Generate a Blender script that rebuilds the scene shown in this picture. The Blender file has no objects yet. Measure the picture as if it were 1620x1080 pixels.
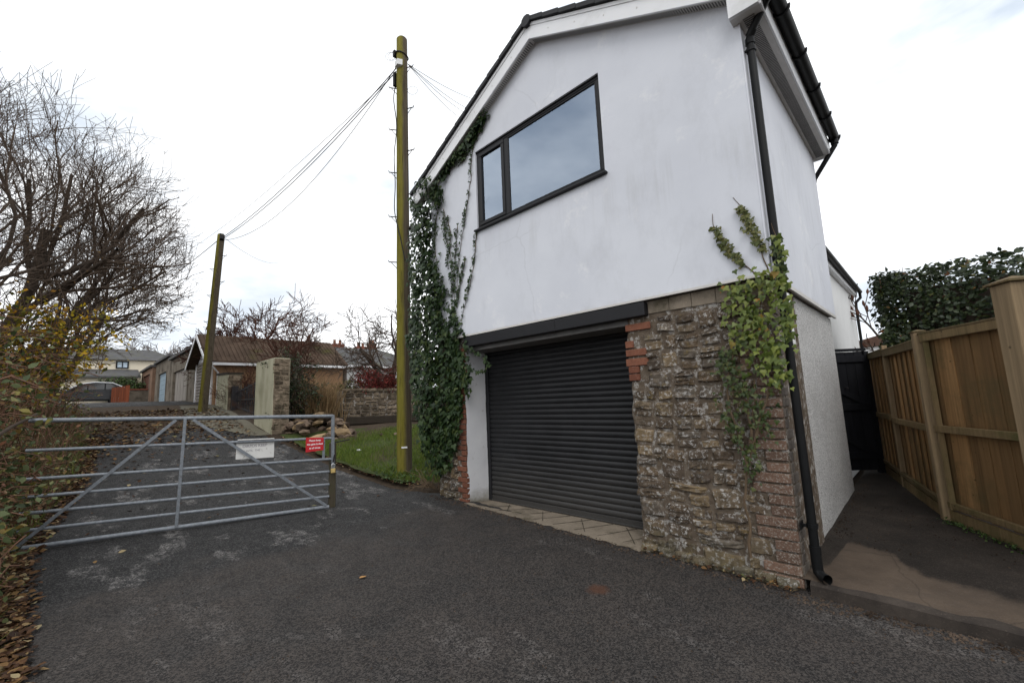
import bpy, bmesh, math, random
import numpy as np
from mathutils import Vector, Matrix
rnd = random.Random(7)
RNG = np.random.default_rng(11)
R = math.radians
sc = bpy.context.scene
col = sc.collection

# ------------------------------------------------------------------ camera
CAM = np.array([0.0, 0.0, 1.45])
FPX = 680.0
def _axes():
    d1 = np.array([108-810, 660-540, FPX]); d1 /= np.linalg.norm(d1)
    d2 = np.array([1475-810, 605-540, FPX]); d2 -= d1*d1.dot(d2); d2 /= np.linalg.norm(d2)
    return np.stack([-d1, d2, np.cross(-d1, d2)], 0)
VM = _axes()
cam_d = bpy.data.cameras.new('camera')
cam_d.sensor_width = 36.0; cam_d.sensor_fit = 'HORIZONTAL'
cam_d.lens = FPX/1620*36.0
cam_d.clip_start = 0.05; cam_d.clip_end = 1500
cam_o = bpy.data.objects.new('camera', cam_d); col.objects.link(cam_o)
mw = Matrix.Identity(4)
for i in range(3):
    mw[i][0] = VM[i, 0]; mw[i][1] = -VM[i, 1]; mw[i][2] = -VM[i, 2]; mw[i][3] = CAM[i]
cam_o.matrix_world = mw
sc.camera = cam_o

# ------------------------------------------------------------------ world, sun, exposure
SKYLOC = (7.7, 3.3, -1.1)
SUN_EL, SUN_AZ = R(46), R(138)
w = bpy.data.worlds.new('World'); sc.world = w; w.use_nodes = True
nt = w.node_tree; nt.nodes.clear()
wo = nt.nodes.new('ShaderNodeOutputWorld'); wb = nt.nodes.new('ShaderNodeBackground')
sky = nt.nodes.new('ShaderNodeTexSky'); sky.sky_type = 'NISHITA'; sky.sun_disc = False
sky.sun_elevation = SUN_EL; sky.sun_rotation = SUN_AZ; sky.air_density = 1.0; sky.dust_density = 2.0
tc = nt.nodes.new('ShaderNodeTexCoord')
mp = nt.nodes.new('ShaderNodeMapping'); mp.inputs['Scale'].default_value = (1.0, 1.0, 2.6); mp.inputs['Location'].default_value = SKYLOC
n1 = nt.nodes.new('ShaderNodeTexNoise'); n1.inputs['Scale'].default_value = 2.1; n1.inputs['Detail'].default_value = 6; n1.inputs['Roughness'].default_value = .55
n2 = nt.nodes.new('ShaderNodeTexNoise'); n2.inputs['Scale'].default_value = 1.3; n2.inputs['Detail'].default_value = 4
cr = nt.nodes.new('ShaderNodeValToRGB')
cr.color_ramp.elements[0].position = .33; cr.color_ramp.elements[0].color = (.66, .75, .86, 1)
cr.color_ramp.elements[1].position = .55; cr.color_ramp.elements[1].color = (1.34, 1.355, 1.37, 1)
sclv = nt.nodes.new('ShaderNodeVectorMath'); sclv.operation = 'SCALE'; sclv.inputs['Scale'].default_value = 11.0
fr = nt.nodes.new('ShaderNodeValToRGB')
fr.color_ramp.elements[0].position = .3; fr.color_ramp.elements[0].color = (.90,)*3+(1,)
fr.color_ramp.elements[1].position = .6; fr.color_ramp.elements[1].color = (1,)*3+(1,)
mx = nt.nodes.new('ShaderNodeMix'); mx.data_type = 'RGBA'
L = nt.links.new
L(tc.outputs['Generated'], mp.inputs['Vector']); L(mp.outputs[0], n1.inputs['Vector']); L(mp.outputs[0], n2.inputs['Vector'])
L(n1.outputs['Fac'], cr.inputs['Fac']); L(cr.outputs['Color'], sclv.inputs[0])
L(n2.outputs['Fac'], fr.inputs['Fac']); L(fr.outputs['Color'], mx.inputs['Factor'])
L(sky.outputs['Color'], mx.inputs['A']); L(sclv.outputs['Vector'], mx.inputs['B'])
L(mx.outputs['Result'], wb.inputs['Color']); wb.inputs['Strength'].default_value = 0.1
L(wb.outputs[0], wo.inputs[0])

sd = bpy.data.lights.new('sun', 'SUN'); sd.energy = 0.9; sd.angle = R(25); sd.color = (1, .97, .93)
so = bpy.data.objects.new('sun', sd); col.objects.link(so)
so.rotation_euler = Vector((math.cos(SUN_EL)*math.sin(SUN_AZ), math.cos(SUN_EL)*math.cos(SUN_AZ), math.sin(SUN_EL))).to_track_quat('Z', 'Y').to_euler()
sc.view_settings.view_transform = 'Standard'; sc.view_settings.look = 'None'
sc.view_settings.exposure = 0.0; sc.view_settings.gamma = 1.0
sc.view_settings.use_curve_mapping = False

# ------------------------------------------------------------------ helpers
def on_plane(px, py, Y):
    """point of the plane Y = const seen at a photograph position (used to measure the place)"""
    v = VM @ np.array([(px-810)/FPX, (py-540)/FPX, 1.0]); p = CAM + v*(Y/v[1]); return Vector(p)
def at_depth(px, py, D):
    v = VM @ np.array([(px-810)/FPX, (py-540)/FPX, 1.0]); return Vector(CAM + v*D)
def depth(p):
    return float(VM[:, 2] @ (np.array(p)-CAM))

def tag(o, label=None, cat=None, group=None, kind=None):
    if label: o['label'] = label
    if cat: o['category'] = cat
    if group: o['group'] = group
    if kind: o['kind'] = kind
    return o
def empty(name, loc=(0, 0, 0), label=None, cat=None, group=None):
    o = bpy.data.objects.new(name, None); col.objects.link(o); o.location = loc
    o.empty_display_size = .2
    return tag(o, label, cat, group)
def link(name, me, mat=None, parent=None, smooth=False):
    o = bpy.data.objects.new(name, me); col.objects.link(o)
    if mat is not None and not me.materials: me.materials.append(mat)
    if parent is not None:
        o.parent = parent
        base = Vector((0, 0, 0)); p = parent
        while p is not None: base += Vector(p.location); p = p.parent
        o.location = -base
    if smooth:
        me.polygons.foreach_set('use_smooth', [True]*len(me.polygons))
    return o
def mesh(name, V, F, mat=None, parent=None, smooth=False):
    me = bpy.data.meshes.new(name); me.from_pydata([tuple(v) for v in V], [], F); me.validate(); me.update()
    return link(name, me, mat, parent, smooth)
class MB:
    def __init__(s): s.V = []; s.F = []
    def add(s, V, F):
        b = len(s.V); s.V += [tuple(v) for v in V]; s.F += [tuple(i+b for i in f) for f in F]; return s
    def box(s, x0, x1, y0, y1, z0, z1, M=None):
        V = [Vector((x, y, z)) for z in (z0, z1) for y in (y0, y1) for x in (x0, x1)]
        if M is not None: V = [M @ v for v in V]
        return s.add(V, [(0, 2, 3, 1), (4, 5, 7, 6), (0, 1, 5, 4), (2, 6, 7, 3), (0, 4, 6, 2), (1, 3, 7, 5)])
    def bar(s, a, b, wx, wz, up=(0, 0, 1)):
        a = Vector(a); b = Vector(b); d = (b-a).normalized(); u = Vector(up)
        x = d.cross(u).normalized(); u = x.cross(d)
        V = []
        for p in (a, b):
            for sx, sz in ((-1, -1), (1, -1), (1, 1), (-1, 1)): V.append(p + x*sx*wx/2 + u*sz*wz/2)
        return s.add(V, [(3, 2, 1, 0), (4, 5, 6, 7), (0, 1, 5, 4), (1, 2, 6, 5), (2, 3, 7, 6), (3, 0, 4, 7)])
    def tube(s, pts, rad, n=8, cap=True):
        pts = [Vector(p) for p in pts]
        if not hasattr(rad, '__len__'): rad = [rad]*len(pts)
        V = []; F = []
        prev = None
        for i, p in enumerate(pts):
            t = (pts[min(i+1, len(pts)-1)]-pts[max(i-1, 0)]).normalized()
            if prev is None:
                a = Vector((0, 0, 1)) if abs(t.z) < .9 else Vector((1, 0, 0)); x = t.cross(a).normalized()
            else:
                x = (prev - t*prev.dot(t)).normalized()
            prev = x; y = t.cross(x)
            for k in range(n):
                an = 2*math.pi*k/n; V.append(p + (x*math.cos(an)+y*math.sin(an))*rad[i])
        for i in range(len(pts)-1):
            for k in range(n):
                k2 = (k+1) % n; F.append((i*n+k, i*n+k2, (i+1)*n+k2, (i+1)*n+k))
        if cap:
            F.append(tuple(range(n-1, -1, -1))); F.append(tuple((len(pts)-1)*n+k for k in range(n)))
        return s.add(V, F)
    def prism(s, poly, ext):
        """poly: list of 3d points (planar), ext: vector"""
        n = len(poly); e = Vector(ext); V = [Vector(p) for p in poly]+[Vector(p)+e for p in poly]
        F = [tuple(range(n-1, -1, -1)), tuple(range(n, 2*n))]+[(i, (i+1) % n, n+(i+1) % n, n+i) for i in range(n)]
        return s.add(V, F)
    def build(s, name, mat=None, parent=None, smooth=False, bevel=0):
        me = bpy.data.meshes.new(name); me.from_pydata(s.V, [], s.F); me.update()
        bm = bmesh.new(); bm.from_mesh(me); bmesh.ops.recalc_face_normals(bm, faces=bm.faces)
        if bevel:
            bmesh.ops.bevel(bm, geom=[e for e in bm.edges if len(e.link_faces) == 2 and e.calc_face_angle(0) > .6], offset=bevel, segments=1, affect='EDGES', clamp_overlap=True)
        bm.to_mesh(me); bm.free()
        o = link(name, me, mat, parent)
        if smooth:
            me.polygons.foreach_set('use_smooth', [True]*len(me.polygons))
            try: me.set_sharp_from_angle(angle=R(40))
            except Exception: pass
        return o

# ------------------------------------------------------------------ materials
class NB:
    def __init__(s, name):
        s.m = bpy.data.materials.new(name); s.m.use_nodes = True; s.t = s.m.node_tree; s.t.nodes.clear()
        s.out = s.n('ShaderNodeOutputMaterial'); s.b = s.n('ShaderNodeBsdfPrincipled'); s.l(s.b.outputs[0], s.out.inputs[0])
        g = s.n('ShaderNodeNewGeometry'); s.pos = g.outputs['Position']; s.geo = g
        s.b.inputs['Specular IOR Level'].default_value = .3
    def n(s, t, **kw):
        nd = s.t.nodes.new(t)
        for k, v in kw.items(): setattr(nd, k, v)
        return nd
    def l(s, a, b): s.t.links.new(a, b)
    def noise(s, scale, detail=4, rough=.55, vec=None, stretch=None, out='Fac'):
        nd = s.n('ShaderNodeTexNoise'); nd.inputs['Scale'].default_value = scale; nd.inputs['Detail'].default_value = detail; nd.inputs['Roughness'].default_value = rough
        v = vec or s.pos
        if stretch:
            m = s.n('ShaderNodeMapping'); m.inputs['Scale'].default_value = stretch; s.l(v, m.inputs['Vector']); v = m.outputs[0]
        s.l(v, nd.inputs['Vector']); return nd.outputs[out]
    def voro(s, scale, out='Distance', feature='F1', vec=None):
        nd = s.n('ShaderNodeTexVoronoi', feature=feature); nd.inputs['Scale'].default_value = scale; s.l(vec or s.pos, nd.inputs['Vector']); return nd.outputs[out]
    def ramp(s, fac, stops, interp='LINEAR'):
        nd = s.n('ShaderNodeValToRGB'); cr = nd.color_ramp; cr.interpolation = interp
        while len(cr.elements) < len(stops): cr.elements.new(.5)
        for e, (p, c) in zip(cr.elements, stops):
            e.position = p; e.color = tuple(c)+(1,) if hasattr(c, '__len__') else (c, c, c, 1)
        s.l(fac, nd.inputs['Fac']); return nd.outputs['Color']
    def mix(s, fac, a, b, mode='MIX'):
        nd = s.n('ShaderNodeMix', data_type='RGBA', blend_type=mode)
        for v, k in ((fac, 'Factor'), (a, 'A'), (b, 'B')):
            if hasattr(v, 'links') or hasattr(v, 'is_linked'): s.l(v, nd.inputs[k])
            elif k == 'Factor': nd.inputs[k].default_value = v
            else: nd.inputs[k].default_value = tuple(v)+(1,)
        return nd.outputs['Result']
    def math(s, op, a, b=0.0):
        nd = s.n('ShaderNodeMath', operation=op)
        for i, v in enumerate((a, b)):
            if hasattr(v, 'is_linked'): s.l(v, nd.inputs[i])
            else: nd.inputs[i].default_value = v
        return nd.outputs[0]
    def rand(s):
        oi = s.n('ShaderNodeObjectInfo'); return oi.outputs['Random']
    def island(s):
        a = s.math('ADD', s.geo.outputs['Random Per Island'], s.rand()); return s.math('FRACT', a)
    def bump(s, h, strength=.3, dist=.01, normal=None):
        nd = s.n('ShaderNodeBump'); nd.inputs['Strength'].default_value = strength; nd.inputs['Distance'].default_value = dist
        s.l(h, nd.inputs['Height'])
        if normal is not None: s.l(normal, nd.inputs['Normal'])
        s.l(nd.outputs[0], s.b.inputs['Normal']); return nd.outputs[0]
    def done(s, color, rough=.8, spec=None, metal=None, trans=None):
        if hasattr(color, 'is_linked'): s.l(color, s.b.inputs['Base Color'])
        else: s.b.inputs['Base Color'].default_value = tuple(color)+(1,)
        if hasattr(rough, 'is_linked'): s.l(rough, s.b.inputs['Roughness'])
        else: s.b.inputs['Roughness'].default_value = rough
        if spec is not None: s.b.inputs['Specular IOR Level'].default_value = spec
        if metal is not None: s.b.inputs['Metallic'].default_value = metal
        return s.m
M = {}
def simple(name, c, rough=.7, var=.25, scale=6, bump=.15, bscale=60, spec=.3, metal=0, dirt=None, dirt_scale=2.0, dirt_lo=.52, dirt_hi=.7, rv=0, stretch=None):
    b = NB(name)
    n = b.noise(scale, 5, .6, stretch=stretch)
    c = np.array(c)
    colr = b.ramp(n, [(.25, c*(1-var)), (.75, c*(1+var))])
    if dirt is not None:
        d = b.ramp(b.noise(dirt_scale, 6, .62, stretch=stretch), [(dirt_lo, 0.0), (dirt_hi, 1.0)])
        colr = b.mix(d, colr, dirt)
    if rv:
        colr = b.mix(1.0, colr, b.ramp(b.rand(), [(0, (1-rv,)*3), (1, (1+rv,)*3)]), 'MULTIPLY')
    b.bump(b.noise(bscale, 4, .6), bump, .005)
    M[name] = b.done(colr, rough, spec, metal); return M[name]

# asphalt
b = NB('asphalt')
gr = b.voro(170); gr2 = b.noise(260, 2, .6)
agg = b.ramp(b.math('ADD', b.math('MULTIPLY', b.voro(98, 'Color'), .6), b.math('MULTIPLY', b.voro(190, 'Color'), .4)), [(.33, (.004, .004, .0045)), (.48, (.016, .0155, .016)), (.60, (.031, .030, .0295)), (.74, (.110, .105, .10))])
base = b.mix(.22, agg, b.ramp(b.noise(3.0, 6, .65), [(.3, (.014, .0137, .0138)), (.7, (.021, .0205, .0203))]))
# worn patches where pale aggregate shows
wp = b.ramp(b.noise(1.35, 5, .62, stretch=(.55, 1.25, 1)), [(.565, 0.0), (.60, 1.0)])
spk = b.ramp(b.math('ADD', b.math('MULTIPLY', b.voro(90, 'Color'), .6), b.math('MULTIPLY', b.voro(140, 'Color'), .4)), [(.42, 0.0), (.60, 1.0)])
wp2 = b.ramp(b.noise(2.7, 5, .6, stretch=(.7, 1.2, 1)), [(.63, 0.0), (.67, 1.0)])
wp = b.math('MAXIMUM', wp, wp2)
worn = b.math('MULTIPLY', wp, b.ramp(b.noise(10, 4, .7), [(.42, 0.0), (.58, 1.0)]))
base = b.mix(b.math('MULTIPLY', worn, b.math('MULTIPLY', spk, .8)), base, (.26, .245, .235))
sx = b.n('ShaderNodeSeparateXYZ'); b.l(b.pos, sx.inputs[0])
# older brownish surface towards the camera side of the alley
old = b.ramp(b.math('ADD', b.math('ADD', sx.outputs['X'], b.math('MULTIPLY', b.noise(1.2, 5, .6), 3.2)), 4.4), [(.42, 0.0), (1.0, 1.0)])
oldc = b.mix(spk, (.025, .0212, .0195), (.082, .069, .060))
oldc = b.mix(b.ramp(b.noise(2.6, 6, .7), [(.40, 0.0), (.62, 1.0)]), oldc, b.mix(spk, (.014, .0125, .012), (.066, .058, .053)))
base = b.mix(b.math('MULTIPLY', old, .75), base, oldc)
rust = b.n('ShaderNodeVectorMath', operation='DISTANCE'); b.l(b.pos, rust.inputs[0]); rust.inputs[1].default_value = (-2.27, 3.28, -.19)
rs = b.ramp(b.math('ADD', rust.outputs['Value'], b.math('MULTIPLY', b.noise(14, 4), .1)), [(.10, 1.0), (.17, 0.0)])
base = b.mix(b.math('MULTIPLY', rs, .8), base, (.085, .038, .022))
hh = b.math('ADD', b.math('MULTIPLY', gr, -1.0), b.math('MULTIPLY', b.noise(25, 4), .8))
b.bump(hh, .55, .006)
M['asphalt'] = b.done(base, b.ramp(b.noise(5, 4), [(.3, .72), (.7, .92)]), .25)

def ground(name, cols, scale, bs=60, bst=.6, dist=.02):
    b = NB(name); n = b.noise(scale, 8, .68); st = [(.25+.5*i/(len(cols)-1), c) for i, c in enumerate(cols)]
    cc = b.ramp(n, st); cc = b.mix(.35, cc, b.ramp(b.voro(bs, 'Color'), [(0, np.array(cols[0])*.6), (1, np.array(cols[-1])*1.3)]))
    b.bump(b.noise(bs*.6, 6, .7), bst, dist); M[name] = b.done(cc, .95, .15)
ground('earth', [(.022, .016, .012), (.05, .036, .025), (.085, .062, .042)], 1.6, 30)
ground('gravel_track', [(.05, .034, .022), (.075, .052, .034), (.11, .08, .055)], 2.4, 50)
ground('grass_soil', [(.030, .032, .012), (.045, .058, .016), (.055, .075, .02)], 1.3, 45)
ground('concrete_yard', [(.12, .105, .085), (.17, .15, .12), (.14, .14, .09)], 1.5, 80, .3, .005)
# alley concretes
def concrete(name, c, dark, scale=1.4, lo=.45, hi=.65):
    b = NB(name); c = np.array(c)
    cc = b.ramp(b.noise(3, 7, .65), [(.3, c*.75), (.7, c*1.2)])
    cc = b.mix(b.ramp(b.noise(scale, 7, .68), [(lo, 0.0), (hi, 1.0)]), cc, dark)
    cc = b.mix(b.ramp(b.voro(140, 'Color'), [(.8, 0.0), (.95, .5)]), cc, c*1.7)
    crk = b.voro(.9, 'Distance', 'DISTANCE_TO_EDGE', None)
    b.bump(b.math('ADD', b.noise(90, 5, .7), b.math('MULTIPLY', b.noise(8, 5), .7)), .45, .006)
    M[name] = b.done(cc, .9, .2)
concrete('apron_concrete', (.115, .084, .058), (.062, .045, .031), 1.1, .5, .72)
concrete('alley_concrete', (.036, .030, .027), (.020, .0165, .015), 1.3)
b = NB('alley_path')
at = b.n('ShaderNodeAttribute'); at.attribute_name = 'patch'
msk = b.ramp(b.math('ADD', at.outputs['Fac'], b.math('MULTIPLY', b.math('SUBTRACT', b.noise(7, 8, .72), .5), .9)), [(.30, 0.0), (.74, 1.0)])
pale = b.ramp(b.noise(3, 7, .65), [(.3, (.066, .048, .035)), (.7, (.112, .083, .060))])
pale = b.mix(b.ramp(b.noise(1.6, 7, .7), [(.5, 0.0), (.7, .7)]), pale, (.052, .041, .033))
dark = b.ramp(b.noise(2, 8, .7), [(.28, (.013, .0105, .0085)), (.5, (.024, .0188, .0150)), (.72, (.044, .034, .027))])
cc = b.mix(msk, dark, pale)
cc = b.mix(b.ramp(b.voro(150, 'Color'), [(.70, 0.0), (.8, .2)]), cc, (.14, .118, .10))
crk = b.voro(.75, 'Distance', 'DISTANCE_TO_EDGE', b.mix(.12, b.pos, b.noise(3, 5, .6, out='Color'), 'ADD'))
cc = b.mix(b.math('MULTIPLY', b.ramp(crk, [(.0012, 1.0), (.004, 0.0)]), .4), cc, (.012, .010, .009))
b.bump(b.math('ADD', b.noise(60, 4, .6), b.math('MULTIPLY', b.noise(8, 5), 1.4)), .3, .006)
M['alley_path'] = b.done(cc, .88, .25)
concrete('kerb_concrete', (.058, .047, .039), (.028, .023, .020), 2.2)
concrete('slab_concrete', (.235, .195, .150), (.095, .080, .055), 2.6, .52, .68)

# painted render
b = NB('white_render')
cc = b.ramp(b.noise(.9, 6, .6), [(.3, (.635, .65, .70)), (.7, (.715, .73, .775))])
cc = b.mix(b.ramp(b.noise(2.6, 7, .7, stretch=(1, 1, .55)), [(.5, 0.0), (.74, .55)]), cc, (.545, .555, .59))
cc = b.mix(b.ramp(b.noise(1.7, 8, .72), [(.60, 0.0), (.68, .5)]), cc, (.83, .83, .84))
sx = b.n('ShaderNodeSeparateXYZ'); b.l(b.pos, sx.inputs[0])
ck = b.voro(.55, 'Distance', 'DISTANCE_TO_EDGE', b.mix(.25, b.pos, b.noise(2.2, 6, .6, out='Color'), 'ADD'))
cc = b.mix(b.math('MULTIPLY', b.math('MULTIPLY', b.ramp(ck, [(.002, 1.0), (.006, 0.0)]), b.ramp(b.noise(.8, 3), [(.5, 0.0), (.62, 1.0)])), .2), cc, (.36, .36, .37))
stk = b.math('MULTIPLY', b.ramp(b.noise(7, 5, .65, stretch=(1, 1, .06)), [(.52, 0.0), (.66, 1.0)]), b.ramp(b.math('ABSOLUTE', b.math('SUBTRACT', sx.outputs['Z'], 3.72)), [(.1, 1.0), (.42, 0.0)]))
cc = b.mix(b.math('MULTIPLY', b.math('MULTIPLY', stk, b.ramp(b.math('ABSOLUTE', b.math('ADD', sx.outputs['X'], 3.7)), [(1.1, 1.0), (1.3, 0.0)])), .22), cc, (.43, .43, .43))
lowd = b.ramp(b.math('ADD', b.math('SUBTRACT', 2.48, sx.outputs['Z']), b.math('MULTIPLY', b.noise(6, 5, .7, stretch=(1, 1, .3)), .14)), [(.02, 0.0), (.10, .35)])
cc = b.mix(lowd, cc, (.30, .28, .25))
b.bump(b.math('ADD', b.noise(160, 4, .7), b.math('MULTIPLY', b.noise(4, 4), 2.0)), .12, .006)
M['white_render'] = b.done(cc, .85, .2)
b = NB('jamb_paint')
cc = b.ramp(b.noise(2, 6), [(.3, (.58, .58, .60)), (.7, (.68, .68, .69))])
cc = b.mix(b.ramp(b.noise(9, 7, .7), [(.6, 0.0), (.72, .8)]), cc, (.35, .33, .30))
sx = b.n('ShaderNodeSeparateXYZ'); b.l(b.pos, sx.inputs[0])
cc = b.mix(b.ramp(b.math('ADD', sx.outputs['Z'], b.math('MULTIPLY', b.noise(7, 5, .7), .35)), [(.0, 1.0), (.28, 0.0)]), cc, (.16, .14, .09))
b.bump(b.noise(40, 5), .3, .008); M['jamb_paint'] = b.done(cc, .8)
# pebbledash
b = NB('pebbledash')
v = b.voro(95); vc = b.voro(95, 'Color')
cc = b.ramp(vc, [(.1, (.22, .215, .21)), (.35, (.52, .51, .50)), (.9, (.74, .73, .71))])
cc = b.mix(b.ramp(b.noise(2, 5), [(.45, 0.0), (.8, .5)]), cc, (.38, .37, .35))
b.bump(b.math('MULTIPLY', v, -1), .9, .012); M['pebbledash'] = b.done(cc, .85)
simple('upvc_white', (.80, .80, .81), .35, .03, 3, .02, 30, .4, dirt=(.6, .6, .58), dirt_lo=.6, dirt_hi=.8)
simple('soffit_grey', (.62, .60, .57), .6, .08, 8)
simple('vent_dark', (.16, .155, .15), .7)
simple('anthracite', (.015, .015, .017), .5, .1, 6, .03, 60, .25)
simple('black_plastic', (.0055, .0058, .0062), .5, .2, 9, .03, 40, .22)
simple('black_slate', (.030, .030, .032), .7, .25, 8, .3)
b = NB('shutter_paint')
cc = b.ramp(b.noise(3, 5), [(.3, (.013, .0132, .0145)), (.7, (.020, .0202, .022))])
sx = b.n('ShaderNodeSeparateXYZ'); b.l(b.pos, sx.inputs[0])
cc = b.mix(b.math('MULTIPLY', b.ramp(b.math('ADD', sx.outputs['Z'], b.math('MULTIPLY', b.noise(5, 4, .7, stretch=(.4, 1, 2)), .7)), [(.15, 1.0), (1.15, 0.0)]), .45), cc, (.10, .094, .086))
cc = b.mix(b.ramp(b.noise(130, 2, .5), [(.71, 0.0), (.76, .35)]), cc, (.25, .25, .24))
M['shutter_paint'] = b.done(cc, .45, .3)
# masonry
b = NB('mortar')
cc = b.ramp(b.noise(7, 8, .7), [(.28, (.080, .060, .043)), (.5, (.140, .108, .080)), (.75, (.23, .195, .155))])
cc = b.mix(b.ramp(b.noise(16, 8, .72), [(.53, 0.0), (.60, .8)]), cc, (.46, .44, .41))
b.bump(b.noise(45, 8, .75), 1.0, .02); M['mortar'] = b.done(cc, .95, .1)
b = NB('rubble_stone')
r_ = b.rand()
cc = b.ramp(r_, [(0, (.055, .041, .030)), (.2, (.120, .086, .056)), (.4, (.078, .060, .046)), (.6, (.170, .124, .074)), (.8, (.098, .078, .060)), (1, (.130, .108, .086))])
cc = b.mix(.75, cc, b.ramp(b.noise(14, 8, .72), [(.3, (.28,)*3), (.7, (1.95,)*3)]), 'MULTIPLY')
lich = b.math('MULTIPLY', b.ramp(b.noise(26, 9, .76), [(.53, 0.0), (.575, 1.0)]), b.ramp(b.noise(3.2, 4), [(.36, .10), (.54, 1.0)]))
cc = b.mix(b.math('MULTIPLY', lich, .7), cc, (.56, .545, .52))
och = b.math('MULTIPLY', b.ramp(b.noise(9, 7, .7), [(.58, 0.0), (.68, 1.0)]), .7)
cc = b.mix(och, cc, (.21, .15, .055))
sx = b.n('ShaderNodeSeparateXYZ'); b.l(b.pos, sx.inputs[0])
moss = b.math('MULTIPLY', b.ramp(b.math('ADD', sx.outputs['Z'], b.math('MULTIPLY', b.noise(6, 6, .7), .6)), [(.10, 1.0), (.42, 0.0)]), .55)
cc = b.mix(moss, cc, (.085, .078, .045))
b.bump(b.math('ADD', b.noise(70, 9, .78), b.math('MULTIPLY', b.noise(20, 6), .8)), .9, .010)
M['rubble_stone'] = b.done(cc, .92, .15)
simple('garden_stone', (.155, .122, .088), .95, .45, 6, .7, 25, .1, dirt=(.05, .042, .028), dirt_scale=5, rv=.5)
def brickmat(name, c1, c2, spk, amt):
    b = NB(name)
    cc = b.ramp(b.rand(), [(0, c1), (.5, (np.array(c1)+np.array(c2))/2), (1, c2)])
    cc = b.mix(.6, cc, b.ramp(b.noise(18, 7, .7), [(.25, (.5,)*3), (.75, (1.5,)*3)]), 'MULTIPLY')
    cc = b.mix(b.math('MULTIPLY', b.ramp(b.noise(60, 6, .72), [(.52, 0.0), (.62, 1.0)]), amt), cc, spk)
    cc = b.mix(b.math('MULTIPLY', b.ramp(b.noise(75, 5, .7), [(.60, 0.0), (.66, 1.0)]), .7), cc, (.05, .04, .035))
    b.bump(b.noise(80, 7, .72), .7, .008); M[name] = b.done(cc, .92, .15)
brickmat('quoin_brick', (.110, .069, .050), (.182, .112, .080), (.34, .31, .27), .85)
brickmat('red_brick', (.135, .052, .034), (.215, .088, .055), (.26, .16, .11), .35)
brickmat('grey_brick', (.10, .085, .075), (.14, .12, .10), (.22, .2, .18), .5)

def leafmat(name, stops, rough=.45, spec=.4, trans=.25):
    b = NB(name)
    cc = b.ramp(b.island(), stops)
    cc = b.mix(.35, cc, b.ramp(b.noise(35, 3), [(.3, (.7,)*3), (.7, (1.3,)*3)]), 'MULTIPLY')
    b.done(cc, rough, spec)
    tr = b.n('ShaderNodeBsdfTranslucent'); b.l(cc, tr.inputs['Color'])
    ms = b.n('ShaderNodeMixShader'); ms.inputs[0].default_value = trans
    b.l(b.b.outputs[0], ms.inputs[1]); b.l(tr.outputs[0], ms.inputs[2]); b.l(ms.outputs[0], b.out.inputs[0])
    M[name] = b.m
leafmat('ivy_dark', [(0, (.010, .024, .007)), (.5, (.020, .042, .011)), (.85, (.036, .062, .015)), (1, (.06, .08, .022))], .5, .3, .15)
leafmat('ivy_bright', [(0, (.055, .085, .014)), (.5, (.125, .165, .028)), (.9, (.21, .24, .045)), (.965, (.19, .21, .05)), (1, (.35, .16, .02))], .42, .4)
leafmat('ivy_mid', [(0, (.022, .038, .010)), (.6, (.05, .075, .017)), (1, (.10, .11, .03))], .45, .35)
leafmat('ivy_young', [(0, (.06, .075, .022)), (.6, (.12, .13, .035)), (1, (.17, .155, .06))], .5, .3)
leafmat('laurel_leaf', [(0, (.014, .024, .010)), (.6, (.030, .046, .017)), (.93, (.052, .072, .024)), (.97, (.11, .12, .03)), (1, (.16, .06, .02))], .42, .35, .12)
leafmat('autumn_leaf', [(0, (.06, .062, .012)), (.3, (.20, .17, .020)), (.62, (.50, .36, .026)), (.85, (.54, .28, .020)), (1, (.18, .085, .02))], .6, .2, .45)
leafmat('tree_leaf', [(0, (.06, .035, .016)), (.5, (.16, .085, .022)), (1, (.26, .16, .03))], .6, .2, .3)
leafmat('bramble_leaf', [(0, (.035, .050, .020)), (.35, (.075, .10, .038)), (.65, (.14, .16, .07)), (.85, (.22, .19, .045)), (1, (.20, .08, .04))], .55, .25, .25)
leafmat('bracken', [(0, (.075, .044, .026)), (.5, (.165, .095, .052)), (.85, (.27, .18, .105)), (1, (.13, .12, .05))], .8, .1, .25)
leafmat('bank_straw', [(0, (.075, .050, .032)), (.45, (.15, .10, .062)), (.75, (.20, .16, .085)), (1, (.10, .12, .045))], .85, .1, .25)
leafmat('grass_blade', [(0, (.065, .10, .015)), (.6, (.125, .185, .026)), (.9, (.15, .19, .035)), (1, (.2, .17, .07))], .6, .2, .3)
leafmat('dry_grass', [(0, (.14, .09, .045)), (.6, (.27, .18, .095)), (1, (.36, .27, .15))], .8, .1, .3)
leafmat('red_leaf', [(0, (.07, .012, .014)), (.6, (.18, .026, .026)), (1, (.28, .06, .04))], .6, .2, .25)
leafmat('evergreen_leaf', [(0, (.010, .020, .008)), (.6, (.024, .042, .014)), (1, (.055, .075, .025))], .5, .3, .15)
leafmat('hedge_green', [(0, (.022, .045, .010)), (.6, (.045, .085, .018)), (1, (.08, .125, .03))], .55, .3, .2)
leafmat('litter_leaf', [(0, (.030, .016, .010)), (.4, (.075, .037, .019)), (.65, (.13, .065, .027)), (.85, (.22, .13, .05)), (.95, (.34, .27, .15)), (1, (.10, .11, .04))], .75, .2, .1)
simple('bark', (.070, .054, .043), .95, .4, 5, .8, 40, .1)
simple('twig_bark', (.105, .078, .060), .95, .3, 5, .3, 40, .1)
simple('pale_bark', (.17, .15, .115), .95, .35, 6, .5, 40, .1, dirt=(.08, .075, .05))
simple('red_twig', (.085, .040, .028), .95, .3, 5, .3, 40, .1)
simple('ivy_stem', (.12, .085, .055), .95, .3, 20, .5, 60, .1)
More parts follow.
